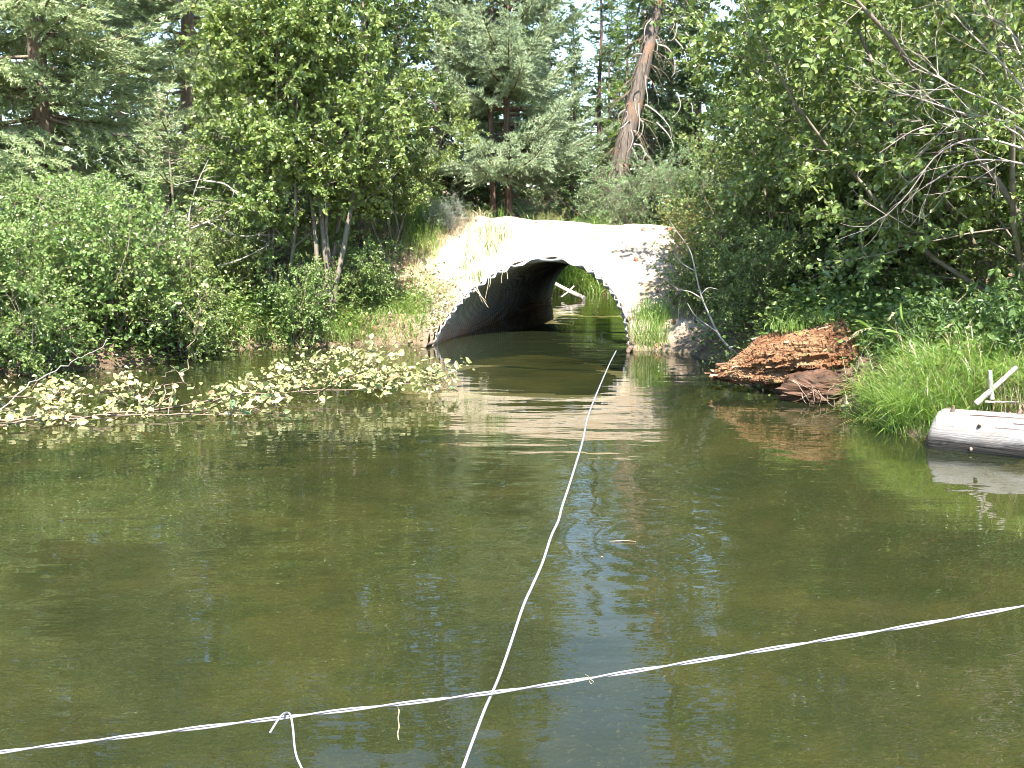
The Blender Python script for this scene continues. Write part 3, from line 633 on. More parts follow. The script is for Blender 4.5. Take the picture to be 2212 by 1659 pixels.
# leaning dead sapling at the rotten log
root = thing('dead_sapling', 'thin pale dead sapling leaning left out of the rotten log', 'sapling', (0, 0, 0))
b = Buf(); P = spline([at(*q_, 10.9-.05*i) for i, q_ in enumerate([(1600, 772), (1575, 750), (1552, 722), (1532, 680), (1515, 640), (1503, 590), (1490, 540), (1462, 500), (1442, 470)])], 26); tube(b, P, np.linspace(.017, .0035, 26), 6)
link('trunk', b.mesh('trunk_sapling', M['dead_white'], True), root)
for pl in ([(1550, 718), (1525, 700), (1500, 680), (1485, 655)], [(1516, 645), (1490, 630), (1465, 625), (1448, 612)], [(1514, 636), (1530, 622), (1550, 625)], [(1500, 585), (1475, 570), (1455, 548)]):
    b = Buf(); tube(b, spline([at(*q_, 10.6) for q_ in pl], 10), np.linspace(.007, .003, 10), 4); link('twig', b.mesh('twig', M['dead_white'], True), root)

# ------------------------------------------------------------------ grass and ground cover
def grass(name, label, X_, Y_, hmin, hmax, mat, seed, width=.006, bend=(.2, .9), lean=None, dz=0.0, tuft=6, tr=.06):
    rng = np.random.default_rng(seed); X_ = np.repeat(X_, tuft); Y_ = np.repeat(Y_, tuft); n = len(X_)
    X_ = X_+rng.normal(0, tr, n); Y_ = Y_+rng.normal(0, tr, n); Z_ = ground(X_, Y_)+dz
    P = np.stack([X_, Y_, Z_-.02], -1); a = rng.uniform(0, 6.283, n); D = np.stack([np.cos(a), np.sin(a), 0*a], -1)
    if lean is not None: D = D+np.array(lean)
    b = Buf(); blades(b, P, D, rng.uniform(hmin, hmax, n), width*rng.uniform(.7, 1.3, n), rng.uniform(*bend, n), rng)
    return tag(link(name, b.mesh(name, M[mat])), label, 'grass', kind='stuff')
def scatter(seed, n, test):
    rng = np.random.default_rng(seed); out = []
    while sum(len(o[0]) for o in out) < n:
        x, y, k = test(rng, 4000); out.append((x[k], y[k]))
    return np.concatenate([o[0] for o in out])[:n], np.concatenate([o[1] for o in out])[:n]
def bank(seed, n, x0, x1, y0, y1, d0, d1):
    def test(r, m_):
        x = r.uniform(x0, x1, m_); y = r.uniform(y0, y1, m_); z, op, s, t_, d = ground(x, y, True); return x, y, (d > d0) & (d < d1) & ~op & (r.random(m_) > .6*smooth(.45, .6, vnoise(x*1.7, y*1.7, 4)))
    return scatter(seed, n, test)
def slope(seed, n, t0, t1, s0_, s1_, thr=.45, nsd=6):
    def test(r, m_):
        s = r.uniform(s0_, s1_, m_); t_ = r.uniform(t0, t1, m_); q_ = ts(s, t_, 0*s); x, y = q_[0], q_[1]
        z, op, *_r = ground(x, y, True); return x, y, ~op & (vnoise(x*2.2, y*2.2, nsd) > thr) & (z > .02)
    return scatter(seed, n, test)

x, y = bank(1, 900, -5.0, -1.2, 12.2, 14.2, .0, .8); grass('bank_grass', 'green grass fringe along the left water edge below the alders', x, y, .12, .42, 'grass', 41, bend=(.4, 1.3))
x, y = bank(31, 330, -5.0, -1.2, 12.2, 14.2, .0, .9); grass('bank_dry_grass', 'straw and dead stalks in the grass on the left water edge', x, y, .1, .3, 'dry', 71, width=.005, bend=(.5, 1.4))
x, y = bank(32, 150, -4.6, -1.0, 12.4, 14.4, .15, 1.2); BANKC = (x, y)
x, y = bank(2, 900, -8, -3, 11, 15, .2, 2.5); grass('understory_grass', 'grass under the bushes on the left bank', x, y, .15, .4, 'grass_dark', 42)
x, y = slope(3, 420, -3.9, -1.75, 1.5, 2.6, .40); grass('slope_grass', 'tall green grass on the left shoulder of the embankment', x, y, .25, .62, 'grass', 43, bend=(.3, .9))
x, y = slope(4, 1000, -3.6, -1.2, .1, 2.5, .45, 9); grass('slope_dry_grass', 'dry straw-coloured grass on the left embankment slope', x, y, .10, .34, 'dry', 44, width=.005, bend=(.5, 1.2))
x, y = slope(14, 60, -1.3, -.7, .9, 2.1, .35, 12); grass('rim_grass', 'green and straw tufts left above the culvert rim', x, y, .08, .34, 'grass_dark', 54)
x, y = slope(5, 26, -1.2, 2.2, 1.75, 2.3, .5, 15); grass('sand_tuft', 'sparse dry tufts on the bare pale slope above the culvert', x, y, .03, .09, 'dry', 45, width=.004, bend=(.4, 1.1), tuft=14, tr=.035)
x, y = slope(6, 120, 1.36, 1.75, -.1, .55, .2, 17); grass('corner_grass', 'bright green grass clump at the right foot of the culvert', x, y, .18, .40, 'grass', 46, bend=(.2, .7))
x, y = slope(7, 260, 2.0, 3.6, .3, 2.5, .45, 19); grass('shoulder_grass', 'mixed green and dry grass on the right shoulder of the embankment', x, y, .12, .36, 'dry', 47)
x, y = bank(8, 1900, 2.3, 5.2, 6.2, 8.6, .0, 1.0); _u = np.clip(((x-2.93)*.797+(y-7.08)*-.604), 0, 3.3); _k = np.hypot(x-2.93-.797*_u, y-7.08+.604*_u) > .27; _k &= ~((x*.604+y*.797 < 2.93*.604+7.08*.797) & (x > 2.9)); x, y = x[_k], y[_k]; grass('bright_grass', 'bright green long grass hanging to the water between rotten log and grey log', x, y, .10, .50, 'grass', 48, width=.007, bend=(.3, 1.4), lean=(-.5, -.35, 0))
x, y = bank(41, 260, 2.4, 5.2, 6.6, 8.8, .1, 1.3); grass('bank_straw', 'dry stalks mixed into the grass of the right bank', x, y, .2, .6, 'dry', 81, width=.005, bend=(.2, .9), tuft=4)
x, y = bank(42, 200, 2.4, 5.2, 6.6, 8.8, .15, 1.3); _u = np.clip(((x-3.01)*.797+(y-7.06)*-.604), 0, 3.3); _k = np.hypot(x-3.01-.797*_u, y-7.06+.604*_u) > .62; RBC = (x[_k], y[_k])
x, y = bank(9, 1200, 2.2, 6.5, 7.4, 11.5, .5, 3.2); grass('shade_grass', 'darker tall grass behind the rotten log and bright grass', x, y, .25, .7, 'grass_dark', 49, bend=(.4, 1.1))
def test(r, m_):
    x = r.uniform(-.5, 4.2, m_); y = r.uniform(21.2, 25.5, m_); z, op, s, t_, d = ground(x, y, True); return x, y, (d > -.04) & (s > PIPE_L+.5) & (d < 2.2)
x, y = scatter(10, 2300, test); grass('upstream_grass', 'lush green grass bank seen through the culvert', x, y, .35, .95, 'grass', 50, width=.012, bend=(.3, 1.0))
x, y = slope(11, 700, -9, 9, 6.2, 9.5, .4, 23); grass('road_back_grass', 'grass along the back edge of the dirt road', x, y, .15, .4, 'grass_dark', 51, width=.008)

def cover(name, label, X_, Y_, h, leaf, mat, seed, per=26):
    rng = np.random.default_rng(seed); X_ = np.repeat(X_, per)+rng.normal(0, .16, len(X_)*per); Y_ = np.repeat(Y_, per)+rng.normal(0, .16, len(Y_)*per); n = len(X_)
    P = np.stack([X_, Y_, ground(X_, Y_)+h*rng.random(n)**1.3], -1); b = Buf(); L = leaf*rng.uniform(.6, 1.2, n)
    leaves(b, P, rng.normal(0, 1, (n, 3))*[1, 1, .4], np.array([0, 0, 1.])+rng.normal(0, .5, (n, 3)), L, L*.65)
    return tag(link(name, b.mesh(name, M[mat])), label, 'ground cover', kind='stuff')
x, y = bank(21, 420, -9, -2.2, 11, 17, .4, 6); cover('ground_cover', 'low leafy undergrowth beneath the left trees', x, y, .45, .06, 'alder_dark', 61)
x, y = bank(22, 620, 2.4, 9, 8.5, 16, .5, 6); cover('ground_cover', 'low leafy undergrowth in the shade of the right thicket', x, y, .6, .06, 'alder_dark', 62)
cover('bank_foliage', 'small weeds among the bright grass of the right bank', *RBC, .42, .05, 'herb', 67, per=18)
cover('bank_foliage', 'small leafy plants among the grass below the left alders', *BANKC, .35, .055, 'dogwood', 66)
x, y = bank(24, 330, -8, -2.6, 10, 13.5, .0, .8); cover('bank_foliage', 'leafy skirt of low twigs hanging over the left water edge', x, y, .5, .062, 'dogwood', 64)
x, y = bank(25, 360, 2.0, 4.5, 9.3, 13.2, .05, 1.6); _k = st(x, y)[1]-.25*st(x, y)[0] > 2.35; x, y = x[_k], y[_k]; cover('bank_foliage', 'low shaded leaves along the water between embankment and rotten log', x, y, .5, .055, 'alder_dark', 65)
def test(r, m_):
    x = r.uniform(-16, 16, m_); y = r.uniform(20.5, 34, m_); z, op, s, t_, d = ground(x, y, True); return x, y, (d > .6) & (s > 7.4) & ~((x > -.6) & (x < 5.5) & (y < 28))
x, y = scatter(23, 900, test); cover('ground_cover', 'leafy undergrowth on the forest floor behind the road', x, y, .7, .09, 'alder', 63)

# ------------------------------------------------------------------ rotten log
m, t, out = new_mat('rotten_wood'); v = objco(t, (1, 1, 1)); v2 = objco(t, (3, 3, 26)); v3 = objco(t, (14, 30, 30))
n1 = noise(t, 3.2, 5, v, .6); n2 = noise(t, 1, 5, v2, .7); n3 = noise(t, 1, 4, v3)
c = mixc(t, ramp(t, n1, .35, .65), (.27, .13, .06), (.46, .28, .15)); c = mixc(t, ramp(t, n2, .52, .72), c, (.22, .085, .036)); c = mixc(t, ramp(t, n3, .62, .8), c, (.58, .42, .26))
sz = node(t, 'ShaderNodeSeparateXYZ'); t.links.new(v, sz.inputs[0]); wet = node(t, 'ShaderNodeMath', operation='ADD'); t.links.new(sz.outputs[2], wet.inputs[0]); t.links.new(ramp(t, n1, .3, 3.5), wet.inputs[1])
c = mixc(t, ramp(t, wet.outputs[0], .24, .10), c, (.085, .045, .028)); c = mixc(t, ramp(t, noise(t, 2.1, 4, v), .50, .60), c, (.19, .085, .042))  # low wood darkened: wet stain plus painted shade of the overhung lower half
p = node(t, 'ShaderNodeBsdfPrincipled'); p.inputs['Roughness'].default_value = .9; p.inputs['Specular IOR Level'].default_value = .2
hb = node(t, 'ShaderNodeMath', operation='ADD'); t.links.new(n2, hb.inputs[0]); t.links.new(n3, hb.inputs[1])
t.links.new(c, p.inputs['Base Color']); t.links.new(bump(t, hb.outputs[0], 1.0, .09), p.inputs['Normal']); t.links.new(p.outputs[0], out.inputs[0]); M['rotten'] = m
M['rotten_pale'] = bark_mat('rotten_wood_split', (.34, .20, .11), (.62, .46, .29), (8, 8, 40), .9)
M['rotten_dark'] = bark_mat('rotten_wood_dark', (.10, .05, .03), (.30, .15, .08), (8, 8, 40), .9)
root = thing('rotten_log', 'crumbling orange-brown rotten log at the right water edge', 'log', (0, 0, 0))
A0, A1 = at(1545, 805, 9.5), at(1880, 772, 9.25)
n_u, n_v = 150, 84; u = np.linspace(0, 1, n_u); th = np.linspace(0, 2*math.pi, n_v, endpoint=False)
ctr = A0[None]*(1-u[:, None])+A1[None]*u[:, None]
tops = np.interp(u, [0, .1, .28, .5, .82, .87, 1], [.19, .30, .47, .57, .64, .52, .34]); bots = np.interp(u, [0, .15, 1], [.10, .03, 0])
rh = (tops-bots)/2; rd = .07+.25*smooth(0, .4, u)*(1-.3*smooth(.9, 1, u))
ctr[:, 2] = (tops+bots)/2
Vv = np.zeros((n_u, n_v, 3)); ax_l = unit(A1-A0); ax_s = unit(np.cross(ax_l, [0, 0, 1.0]))
UU, TT = np.meshgrid(u, th, indexing='ij'); cs, sn = np.cos(TT), np.sin(TT)
lump = .30*fbm(UU*4.5+2*cs, 2.2*sn+1.3*cs, 31)+.13*fbm(UU*5+cs, 11*sn+7*cs, 33, 3)+.10*fbm(UU*22, 14*sn+12*cs, 35, 3)
step = np.floor(fbm(UU*2.2+1.1, 6*sn+3*cs, 37, 2)*5)/5*.22                          # broken plates along the grain
RR = 1+lump+step*smooth(.02, .25, UU)
Vv = ctr[:, None]+ax_s*(rd[:, None]*cs*RR)[..., None]+np.array([0, 0, 1.0])*(rh[:, None]*sn*RR*np.where(sn < 0, .75, 1))[..., None]
Vv += ax_l*(.10*fbm(UU*0+3, 9*sn+6*cs, 39, 3)*smooth(.8, 1, UU))[..., None]
Vv = Vv+np.random.default_rng(2).normal(0, .006, Vv.shape)
I = np.arange(n_u*n_v).reshape(n_u, n_v); J = np.roll(I, -1, 1)
b = Buf(); b.add(Vv.reshape(-1, 3), np.stack([I[:-1], J[:-1], J[1:], I[1:]], -1).reshape(-1, 4))
b.add(np.vstack([Vv[-1], ctr[-1]]), [[i, n_v, (i+1) % n_v] for i in range(n_v)]); b.add(np.vstack([Vv[0], ctr[0]]), [[(i+1) % n_v, n_v, i] for i in range(n_v)])
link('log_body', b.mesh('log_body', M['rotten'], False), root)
rng = np.random.default_rng(17)
for k in range(190):
    uu = rng.uniform(.0, 1); ii = int(uu*(n_u-1)); tt = rng.uniform(math.pi*.75, math.pi*1.35) if rng.random() < .7 else rng.uniform(0, math.pi); jj = int((tt % (2*math.pi))/(2*math.pi)*n_v) % n_v
    c0 = Vv[ii, jj]
    if c0[2] < .02: continue
    L = rng.uniform(.06, .24); wd = rng.uniform(.012, .045); hh = rng.uniform(.004, .014)
    e = np.array([[-.5, -.5, -.5], [.42, -.3, -.5], [.5, .25, -.4], [-.42, .5, -.5], [-.48, -.4, .5], [.35, -.25, .35], [.42, .2, .4], [-.38, .42, .5]])*[L, wd, hh]+rng.normal(0, .003, (8, 3))
    a_ = ax_l+rng.normal(0, .10, 3)+[0, 0, .06+.3*smooth(.2, .8, uu)*(c0[2] > .3)]; a_ = unit(a_); s_ = unit(np.cross(a_, [0, 0, 1.0])); n_ = np.cross(s_, a_)
    W_ = c0+e[:, :1]*a_+e[:, 1:2]*s_+e[:, 2:]*n_
    b = Buf(); b.add(W_, [[0, 3, 2, 1], [4, 5, 6, 7], [0, 1, 5, 4], [1, 2, 6, 5], [2, 3, 7, 6], [3, 0, 4, 7]])
    link('wood_shard', b.mesh('wood_shard', M[['rotten_pale', 'rotten', 'rotten_dark'][rng.choice(3, p=[.45, .35, .2]) if c0[2] > .16 else rng.choice(3, p=[.15, .1, .75])]]), root)  # low shards mostly dark, carrying on the painted wet and shade
# wet root mass under the right half
c0 = at(1800, 850, 8.95); c0[2] = .08; n_u, n_v = 30, 40; ph = np.linspace(0, math.pi, n_u); th = np.linspace(0, 2*math.pi, n_v, endpoint=False)
PH, TH = np.meshgrid(ph, th, indexing='ij'); r_ = 1+.35*fbm(PH*2.2+3*np.cos(TH), TH*0+3*np.sin(TH), 41)+.16*fbm(PH*9, 8*np.cos(TH)+8*np.sin(TH), 43)
Vr = c0+np.stack([.46*np.sin(PH)*np.cos(TH)*r_, .26*np.sin(PH)*np.sin(TH)*r_, .17*np.cos(PH)*r_], -1)
I = np.arange(n_u*n_v).reshape(n_u, n_v); J = np.roll(I, -1, 1); b = Buf(); b.add(Vr.reshape(-1, 3), np.stack([I[:-1], I[1:], J[1:], J[:-1]], -1).reshape(-1, 4))
o = link('root_mass', b.mesh('root_mass', M['wet_wood']), root); o['label'] = 'wet dark root mass below the orange wood'
for k in range(26):
    p0 = c0+np.array([rng.uniform(-.55, .4), -.22, rng.uniform(0, .14)]); b = Buf(); C = bend_path(rng, p0, (rng.normal(0, .7), -.6, rng.normal(-.3, .4)), rng.uniform(.12, .34), 6, -.3, .25)
    C[:, 2] = np.maximum(C[:, 2], -.05); tube(b, C, np.linspace(.006, .002, 6), 4); link('root', b.mesh('root', M['dead_brown'], True), root)
# tufts on the log
rng = np.random.default_rng(3); b = Buf(); n = 240; px_ = np.where(rng.random(n) < .5, rng.normal(1700, 22, n), rng.normal(1790, 16, n)); P = np.array([at(q_, 714 if q_ < 1745 else 697, 9.35) for q_ in px_])+rng.normal(0, .02, (n, 3))
a = rng.uniform(0, 6.28, n); blades(b, P, np.stack([np.cos(a), np.sin(a), 0*a], -1), rng.uniform(.06, .22, n), .006, rng.uniform(.3, 1, n), rng)
tag(link('log_grass', b.mesh('log_grass', M['grass'])), 'grass tufts growing on top of the rotten log', 'grass', kind='stuff')

# big lobed leaves behind the log
root = thing('cow_parsnip', 'plant with large lobed pale green leaves above the rotten log', 'plant', tuple(at(1828, 700, 9.5)))
for (dx, dz, rz, L) in ((-.13, .10, 2.8, .20), (-.06, .03, 3.5, .19), (.13, .09, .2, .18), (.03, .13, 1.1, .16)):
    b = Buf(); k = 28; an = np.linspace(-2.7, 2.7, k); rr = L*(.42+.20*np.abs(np.cos(an*1.5))+.08*np.abs(np.sin(an*6)))*(1.05-.1*np.abs(an))
    pts = np.stack([.45*L+rr*np.cos(an), rr*np.sin(an)*.85, .03*np.cos(an*3)-.25*rr*np.abs(np.sin(an))], -1); pts = np.vstack([[0, 0, 0], pts])
    cz, sz = math.cos(rz), math.sin(rz); pts = pts@np.array([[cz, sz, 0], [-sz, cz, 0], [0, 0, 1]])+[dx*.3, 0, dz]
    b.add(pts, [[0, i, i+1] for i in range(1, k)]); link('leaf', b.mesh('parsnip_leaf', M['willow']), root)
    b = Buf(); tube(b, [(0, 0, -.35), (dx*.1, 0, -.1), (dx*.3, 0, dz)], .005, 4); link('stalk', b.mesh('stalk', M['herb'], True), root)

# ------------------------------------------------------------------ grey log
m, t, out = new_mat('weathered_log'); v = objco(t, (1.2, 22, 22)); n1 = noise(t, 1, 6, v, .7); vv = objco(t)
c = mixc(t, ramp(t, n1, .3, .7), (.17, .16, .15), (.34, .325, .31)); c = mixc(t, ramp(t, noise(t, 3, 4, vv), .5, .7), c, (.21, .185, .16)); c = mixc(t, ramp(t, n1, .34, .26), c, (.05, .045, .04))
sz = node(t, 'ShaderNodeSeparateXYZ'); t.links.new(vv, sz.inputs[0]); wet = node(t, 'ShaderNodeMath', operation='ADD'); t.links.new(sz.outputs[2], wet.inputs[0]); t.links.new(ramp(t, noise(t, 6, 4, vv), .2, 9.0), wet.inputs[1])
c = mixc(t, ramp(t, wet.outputs[0], .085, .02), c, (.035, .03, .026))  # wet waterline stain, carried up to paint the log's shaded underside
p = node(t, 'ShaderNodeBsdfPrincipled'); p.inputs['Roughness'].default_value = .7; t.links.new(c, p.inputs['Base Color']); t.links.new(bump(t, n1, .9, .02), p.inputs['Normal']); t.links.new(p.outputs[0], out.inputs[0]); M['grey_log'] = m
e0 = np.array([3.01, 7.06, .075]); e1 = np.array([5.68, 5.03, .17]); axl = unit(e1-e0); LL_ = np.linalg.norm(e1-e0)
root = thing('grey_log', 'smooth pale grey weathered log lying half in the water at the right edge', 'log', tuple(e0), math.atan2(axl[1], axl[0]))
n_u, n_v = 60, 40; xs = np.concatenate([[0, .004, .015, .035], np.linspace(.06, LL_, n_u-4)]); th = np.linspace(0, 2*math.pi, n_v, endpoint=False)
rad = .185*np.concatenate([[.0, .80, .93, .985], np.ones(n_u-4)])
Vl = np.zeros((n_u, n_v, 3))
for i in range(n_u):
    rr = rad[i]*(1+.03*fbm(np.cos(th)*2+9, np.sin(th)*2+xs[i]*.8, 51)+.012*fbm(np.cos(th)*7, np.sin(th)*7+xs[i]*.6, 53))
    Vl[i] = np.stack([xs[i]+0*th+.03*np.sin(th), rr*np.cos(th), rr*np.sin(th)+xs[i]/LL_*(e1[2]-e0[2])], -1)
I = np.arange(n_u*n_v).reshape(n_u, n_v); J = np.roll(I, -1, 1); b = Buf(); b.add(Vl.reshape(-1, 3), np.stack([I[:-1], J[:-1], J[1:], I[1:]], -1).reshape(-1, 4))
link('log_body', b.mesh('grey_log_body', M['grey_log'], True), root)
rng = np.random.default_rng(4)
for k, (x_, a_) in enumerate(((.14, 1.9), (.34, 2.6), (.55, 1.5), (.30, 3.5), (.78, 2.9), (.95, 2.0))):
    b = Buf(); c_ = np.array([x_, .183*math.cos(a_), .183*math.sin(a_)+.02]); d_ = np.array([.25, math.cos(a_), math.sin(a_)])
    tube(b, [c_-d_*.01, c_+d_*.012, c_+d_*.03], [.016, .012, .007], 6); link('knot', b.mesh('knot', M['dead_brown'], True), root)
for k in range(12):
    a_ = rng.uniform(1.3, 3.4); x0_ = rng.uniform(.1, 1.0); L = rng.uniform(.25, .7); b = Buf(); xs_ = np.linspace(x0_, x0_+L, 8)
    P = np.stack([xs_, .186*np.cos(a_+0*xs_), .186*np.sin(a_+.02*np.sin(xs_*9))+xs_/LL_*(e1[2]-e0[2])], -1); tube(b, P, np.linspace(rng.uniform(.001, .0025), .0006, 8), 3, False); link('crack', b.mesh('crack', M['wet_wood']), root)

# sticks in the right grass
for nm, lab, pl, r_ in (('stick', 'short upright pale stick in the bright grass above the grey log', [(2143, 862), (2140, 830), (2139, 800)], .017), ('stick', 'slanting pale broken stick right of the short upright one', [(2108, 872), (2150, 835), (2196, 793)], .020),
                       ('stick', 'thin pale stick lying level at the right edge above the grey log', [(2128, 868), (2180, 869), (2260, 871)], .009), ('stick', 'thin pale stick slanting in the grass left of the grey log', [(1905, 905), (1950, 880), (1975, 862)], .009)):
    P = spline([at(*q_, 6.95 if 'left' not in lab else 7.7) for q_ in pl], 8); b = Buf(); tube(b, P, np.linspace(r_, r_*.8, 8), 7)
    o = link(nm, b.mesh('stick', M['dead_white'], True)); tag(o, lab, 'stick', 'sticks on the right bank')
# arching seed-head grass stalks on the right bank
for i, pl in enumerate([[(2010, 800), (1985, 745), (1955, 700), (1935, 675), (1920, 690)], [(2090, 790), (2075, 730), (2062, 700), (2045, 705)], [(2000, 790), (1955, 760), (1900, 720), (1860, 712), (1830, 735)], [(2060, 800), (2010, 755), (1940, 720), (1880, 708), (1845, 725)], [(2230, 760), (2160, 745), (2090, 740), (2060, 752)]]):
    b = Buf(); P = spline([at(*q_, 7.6) for q_ in pl], 18); tube(b, P, np.linspace(.004, .0022, 18), 4); o = link('grass_stalk', b.mesh('grass_stalk', M['grass_dark'], True))
    rng = np.random.default_rng(70+i); b2 = Buf(); ul = rng.uniform(.72, 1, 30); Pp, Tp = lerp_path(P, ul); leaves(b2, Pp, Tp+rng.normal(0, .35, (30, 3))+[0, 0, -.3], rng.normal(0, 1, (30, 3)), .025, .007)
    b3 = Buf(); ul = rng.uniform(.1, .6, 1); Pp, Tp = lerp_path(P, ul); leaves(b3, Pp, Tp+rng.normal(0, .4, (1, 3))+[0, 0, -.2], rng.normal(0, 1, (1, 3)), .16, .012); link('leaf', b3.mesh('stalk_leaf', M['grass']), o)
    link('seed_head', b2.mesh('seed_head', M['dry' if i < 4 else 'grass']), o)
    tag(o, ['tall nodding grass stalk above the bright grass, curling left at its tip', 'nodding grass stalk right of the tallest one', 'lower arching grass stalk reaching left over the rotten log', 'upper arching grass stalk reaching left to the rotten log', 'grass stalk arching in from the right edge'][i], 'grass stalk', 'seeding grass stalks on the right bank')

# ------------------------------------------------------------------ floating leafy branch at the left
root = thing('floating_branch', 'fallen leafy branch with pale leaves floating in the water at the left', 'branch', (0, 0, 0))
rng = np.random.default_rng(77)
lm = []
for k in range(5):
    b = Buf(); L = 1.0
    leaves(b, np.zeros((1, 3)), np.array([[1., 0, 0]]), np.array([[0, .12*(k-2), 1.]]), 1.0, .62+.05*(k % 3)); lm.append(b.mesh('branch_leaf', M['pale_leaf' if k < 4 else 'willow']))
spine = [[(-160, 905), (120, 900), (330, 880), (560, 850), (760, 845), (900, 830), (1000, 835)], [(-120, 930), (150, 905), (420, 895), (640, 870)], [(0, 880), (100, 810), (180, 775), (235, 725)], [(300, 880), (340, 840), (365, 800)], [(470, 870), (600, 815), (720, 795), (800, 765)], [(340, 880), (400, 790), (425, 700), (440, 640)],
         [(560, 860), (680, 838), (800, 810), (860, 775)], [(-60, 880), (60, 855), (190, 850), (300, 835)], [(700, 850), (820, 820), (940, 805), (1000, 825)]]
spine = [[(qx-38 if qx > 600 else qx, qy) for qx, qy in pl] for pl in spine]
nleaf = 0; FB = []
for si, pl in enumerate(spine):
    Yb = {0: 8.9, 1: 8.2, 2: 9.4, 3: 9.0, 4: 9.3, 5: 9.4, 6: 9.2, 7: 8.7, 8: 9.4}[si]
    P = []
    for (qx, qy) in pl:
        g_ = on_water(qx, qy, .03)
        P.append(g_ if g_[1] < Yb+.2 else at(qx, qy, Yb))
    P = spline(P, 20); P = P+rng.normal(0, 1, (20, 3))*[.02, .03, .015]; P[:, 2] = np.maximum(P[:, 2], .0); b = Buf(); tube(b, P, np.linspace(.010 if si < 2 else .007, .003, 20), 5); link('stem', b.mesh('branch_stem', M['dead_brown' if si != 2 else 'dead_white'], True), root)
    nc = 30; Cc, Tc = lerp_path(P, rng.uniform(.08, 1, nc)); Cc = Cc+rng.normal(0, 1, (nc, 3))*[.15, .14, .0]+[0, 0, .05]; n_ = nc*11
    Pq = np.repeat(Cc, 11, 0)+rng.normal(0, 1, (n_, 3))*[.07, .06, .045]; Tq = np.repeat(Tc, 11, 0); Pq[:, 2] = np.maximum(Pq[:, 2], .012)
    if si not in (2, 3, 5): FB.append((Pq, Tq))
    ntw = [15, 12, 2, 3, 9, 6, 9, 10, 10][si]
    for k in range(ntw):
        i = rng.integers(3, 20); d = unit(P[min(i+1, 19)]-P[i-1])*.6+rng.normal(0, .6, 3)+[0, 0, .35]; C = bend_path(rng, P[i], d, rng.uniform(.12, .34), 5, -.2, .15); C[:, 2] = np.maximum(C[:, 2], .012)
        b = Buf(); tube(b, C, np.linspace(.005, .002, 5), 4, False); link('twig', b.mesh('branch_twig', M['dead_brown'], True), root)
        for q_ in range(4 if si != 2 else 1):
            if nleaf >= 295: break
            Pq, Tq = lerp_path(C, np.array([rng.uniform(.35, 1)])); o = link('leaf', lm[rng.choice(5, p=[.22, .22, .22, .2, .14])], root)
            o.location = Pq[0]+[0, 0, .01]; o.rotation_euler = (rng.normal(.45, .6), rng.normal(.1, .5), rng.uniform(0, 6.28)); L = rng.uniform(.05, .09); o.scale = (L, L, L); nleaf += 1

b = Buf(); Pq = np.concatenate([q_[0] for q_ in FB]); n_ = len(Pq); L = rng.uniform(.028, .075, n_)
leaves(b, Pq, np.concatenate([q_[1] for q_ in FB])*.4+rng.normal(0, .8, (n_, 3))*[1, 1, .5], np.array([0, -.35, 1.])+rng.normal(0, .5, (n_, 3)), L, L*.62)
o = link('foliage', b.mesh('branch_foliage', M['branch_green']), root); o['kind'] = 'stuff'

# ------------------------------------------------------------------ small things round the culvert
root = thing('hanging_root', 'dry roots and straws hanging over the left rim of the culvert', 'roots', (0, 0, 0)); rng = np.random.default_rng(6)
for k, (qx, qy, ln) in enumerate(((1013, 604, 62), (1018, 602, 75), (1026, 606, 50), (1055, 585, 60), (1060, 582, 40), (1090, 570, 42), (1094, 568, 36), (985, 622, 38), (1000, 612, 30))):
    Yd = 14.0+.3*(qx-985)/110; p0 = at(qx, qy, Yd); b = Buf(); C = bend_path(rng, p0, (rng.normal(.15, .2), -.15, -1), ln/FPX*Yd, 6, 0, .10); tube(b, C, np.linspace(.008, .003, 6), 4); link('root', b.mesh('hanging_straw', M['dry'], True), root)
# stones and clods as pieces of the ground
gr = bpy.data.objects['ground']; stm = []
M['stone'] = bark_mat('clod', (.22, .14, .10), (.38, .28, .20), (9, 9, 9), .6, .95); M['stone_red'] = bark_mat('reddish_clod', (.20, .095, .06), (.34, .19, .13), (9, 9, 9), .6, .95)
for k in range(6):
    bm_v = []; r = np.random.default_rng(90+k); ph = np.linspace(0, math.pi, 6)
    b = Buf(); th = np.linspace(0, 2*math.pi, 8, endpoint=False); PH, TH = np.meshgrid(ph, th, indexing='ij'); rr = 1+r.normal(0, .14, PH.shape); rr[0] = rr[0, 0]; rr[-1] = rr[-1, 0]
    Vs = np.stack([np.sin(PH)*np.cos(TH)*rr, .75*np.sin(PH)*np.sin(TH)*rr, .6*np.cos(PH)*rr], -1); I = np.arange(48).reshape(6, 8); J = np.roll(I, -1, 1)
    b.add(Vs.reshape(-1, 3), np.stack([I[:-1], I[1:], J[1:], J[:-1]], -1).reshape(-1, 4)); stm.append(b.mesh('stone', M['stone' if k % 2 else 'stone_red'], False))
rng = np.random.default_rng(12)
for k in range(120):
    if 26 < k < 70: continue
    if k < 70: s_, t_ = rng.uniform(-.25, .9)**1, rng.uniform(1.5, 2.7)
    elif k < 95: s_, t_ = rng.uniform(.2, 2.3), rng.uniform(-2.2, 2.6)
    else: s_, t_ = rng.uniform(-.2, .25), rng.uniform(-2.6, -1.4)
    q_ = ts(s_, t_, 0); z_, op_, *_r = ground(np.array([q_[0]]), np.array([q_[1]]), True)
    if op_[0]: continue
    o = link('stone', stm[rng.integers(6)], gr); r_ = rng.uniform(.015, .055) if k < 95 else rng.uniform(.02, .06); o.location = (q_[0], q_[1], z_[0]+r_*.2); o.scale = (r_, r_, r_); o.rotation_euler = tuple(rng.uniform(0, 6, 3))
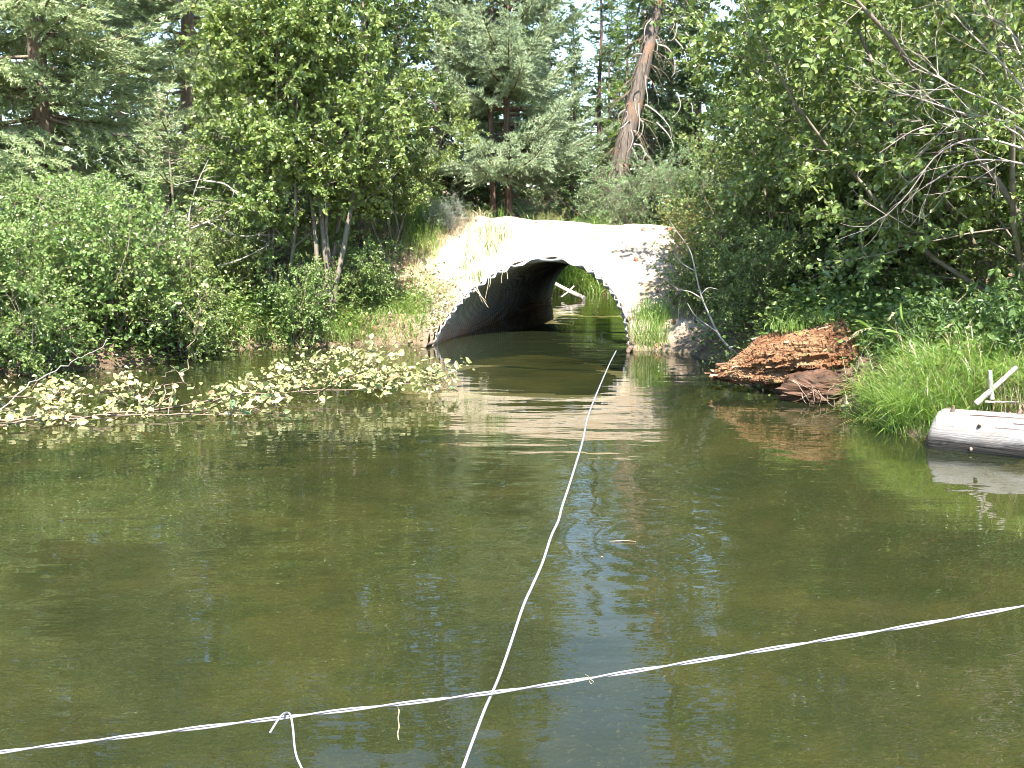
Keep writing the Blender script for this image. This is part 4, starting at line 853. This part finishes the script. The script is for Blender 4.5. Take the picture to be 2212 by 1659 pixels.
# fallen log beyond the culvert
b = Buf(); P = spline([at(1188, 610, 23.0), at(1225, 630, 22.5), at(1262, 648, 22.1)], 10); P[:, 2] += .03; tube(b, P, np.linspace(.045, .06, 10), 8); o = link('fallen_log', b.mesh('fallen_log', M['dead_white'], True)); tag(o, 'small bleached log lying on the grass beyond the culvert', 'log')
b = Buf(); tube(b, spline([at(1212, 642, 22.3), at(1228, 630, 22.4), at(1240, 618, 22.5)], 6), .02, 6); link('limb', b.mesh('fallen_limb', M['dead_white'], True), o)
# floating bits
o = None
for lab, qx, qy, L, r_ in (('pale sliver of wood floating left of the blue sky reflection', 1345, 1168, .13, .0028), ('tiny pale chip floating near the crossing wires', 1300, 1202, .012, .003)):
    c_ = on_water(qx, qy, .006); b = Buf(); tube(b, [c_-[L/2, .01, 0], c_, c_+[L/2, -.01, 0]], [r_*.5, r_, r_*.4], 5); tag(link('floating_stick', b.mesh('floating_stick', M['rotten_pale'], True)), lab, 'stick')

# ------------------------------------------------------------------ wires in the foreground
m, t, out = new_mat('galvanised_wire'); p = node(t, 'ShaderNodeBsdfPrincipled'); p.inputs['Base Color'].default_value = (.25, .25, .265, 1); p.inputs['Metallic'].default_value = .0; p.inputs['Roughness'].default_value = .42
nz = noise(t, 300, 3, objco(t)); t.links.new(bump(t, nz, .15, .001), p.inputs['Normal']); t.links.new(p.outputs[0], out.inputs[0]); M['wire'] = m
root = thing('twisted_wire', 'white twisted two-strand fence wire stretched across the foreground', 'wire', (0, 0, 0))
key = spline([(-3.6, .95, .63), (-2.0, .88, .84), (-1.2, .83, .955), at(-700, 1722, .80), at(-250, 1662, .79), at(0, 1625, .78), at(300, 1588, .775), at(620, 1549, .77), at(1065, 1496, .77), at(1400, 1445, .775), at(1700, 1396, .78), at(1960, 1353, .785), at(2212, 1309, .79), at(2700, 1215, .80), (1.2, .83, 1.31), (2.2, .9, 1.46), (3.6, 1.0, 1.66)], 3600)
arc = np.concatenate([[0], np.cumsum(np.linalg.norm(np.diff(key, axis=0), axis=1))]); phs = arc/.118*2*math.pi+.9
tg = unit(np.gradient(key, axis=0)); sa = unit(np.cross(tg, [0, 0, 1.0])); sb = np.cross(sa, tg)
for sgn in (0, math.pi):
    P = key+.00098*(sa*np.cos(phs+sgn)[:, None]+sb*np.sin(phs+sgn)[:, None]); b = Buf(); tube(b, P, .00082, 8); link('strand', b.mesh('strand', M['wire'], True), root)
P = spline([at(583, 1583, .745), at(600, 1556, .752), at(611, 1543, .762), at(621, 1540, .775), at(628, 1547, .765), at(633, 1575, .755), at(636, 1610, .75), at(641, 1635, .745), at(655, 1668, .735), at(690, 1760, .72)], 60)
b = Buf(); tube(b, P, .00095, 8); o = link('wire_hook', b.mesh('wire_hook', M['wire'], True)); tag(o, 'short bent wire end hooked over the twisted fence wire', 'wire')
P = spline([(-.16, .56, -.05), (-.13, .585, .40), (-.09, .62, .82), at(930, 1860, .66), at(1000, 1659, .70), at(1027, 1585, .72), at(1048, 1530, .745), at(1063, 1497, .778), at(1078, 1462, .785), at(1100, 1400, .80), at(1130, 1310, .82), at(1150, 1265, .84), at(1172, 1215, .87), at(1190, 1160, .90), at(1206, 1125, .93), at(1214, 1095, .95), at(1229, 1050, .99),
            at(1243, 1005, 1.06), at(1258, 955, 1.16), at(1270, 900, 1.30), at(1289, 850, 1.50), at(1306, 810, 1.75), at(1318, 783, 2.0), at(1331, 758, 2.3)], 200)
b = Buf(); tube(b, P, .00125, 8); tag(link('loose_wire', b.mesh('loose_wire', M['wire'], True)), 'single white kinked wire running up from the bottom edge towards the culvert', 'wire')
rng = np.random.default_rng(15); root = thing('weed_wisp', 'wisp of dry weed caught on the twisted wire near the sky reflection', 'weed', (0, 0, 0)); b = Buf()
for k in range(7):
    tube(b, bend_path(rng, at(1270+rng.normal(0, 7), 1466, .772), rng.normal(0, 1, 3), .006, 5, 0, .5), .00022, 3, False)
link('fibre', b.mesh('fibre', M['dry']), root)
b = Buf(); tube(b, spline([at(*q_, .772) for q_ in ((857, 1524), (862, 1535), (860, 1552), (862, 1570), (859, 1585), (861, 1598))], 14), .0005, 4); tag(link('hanging_fibre', b.mesh('hanging_fibre', M['dry'])), 'thin pale fibre dangling from the twisted wire', 'weed')
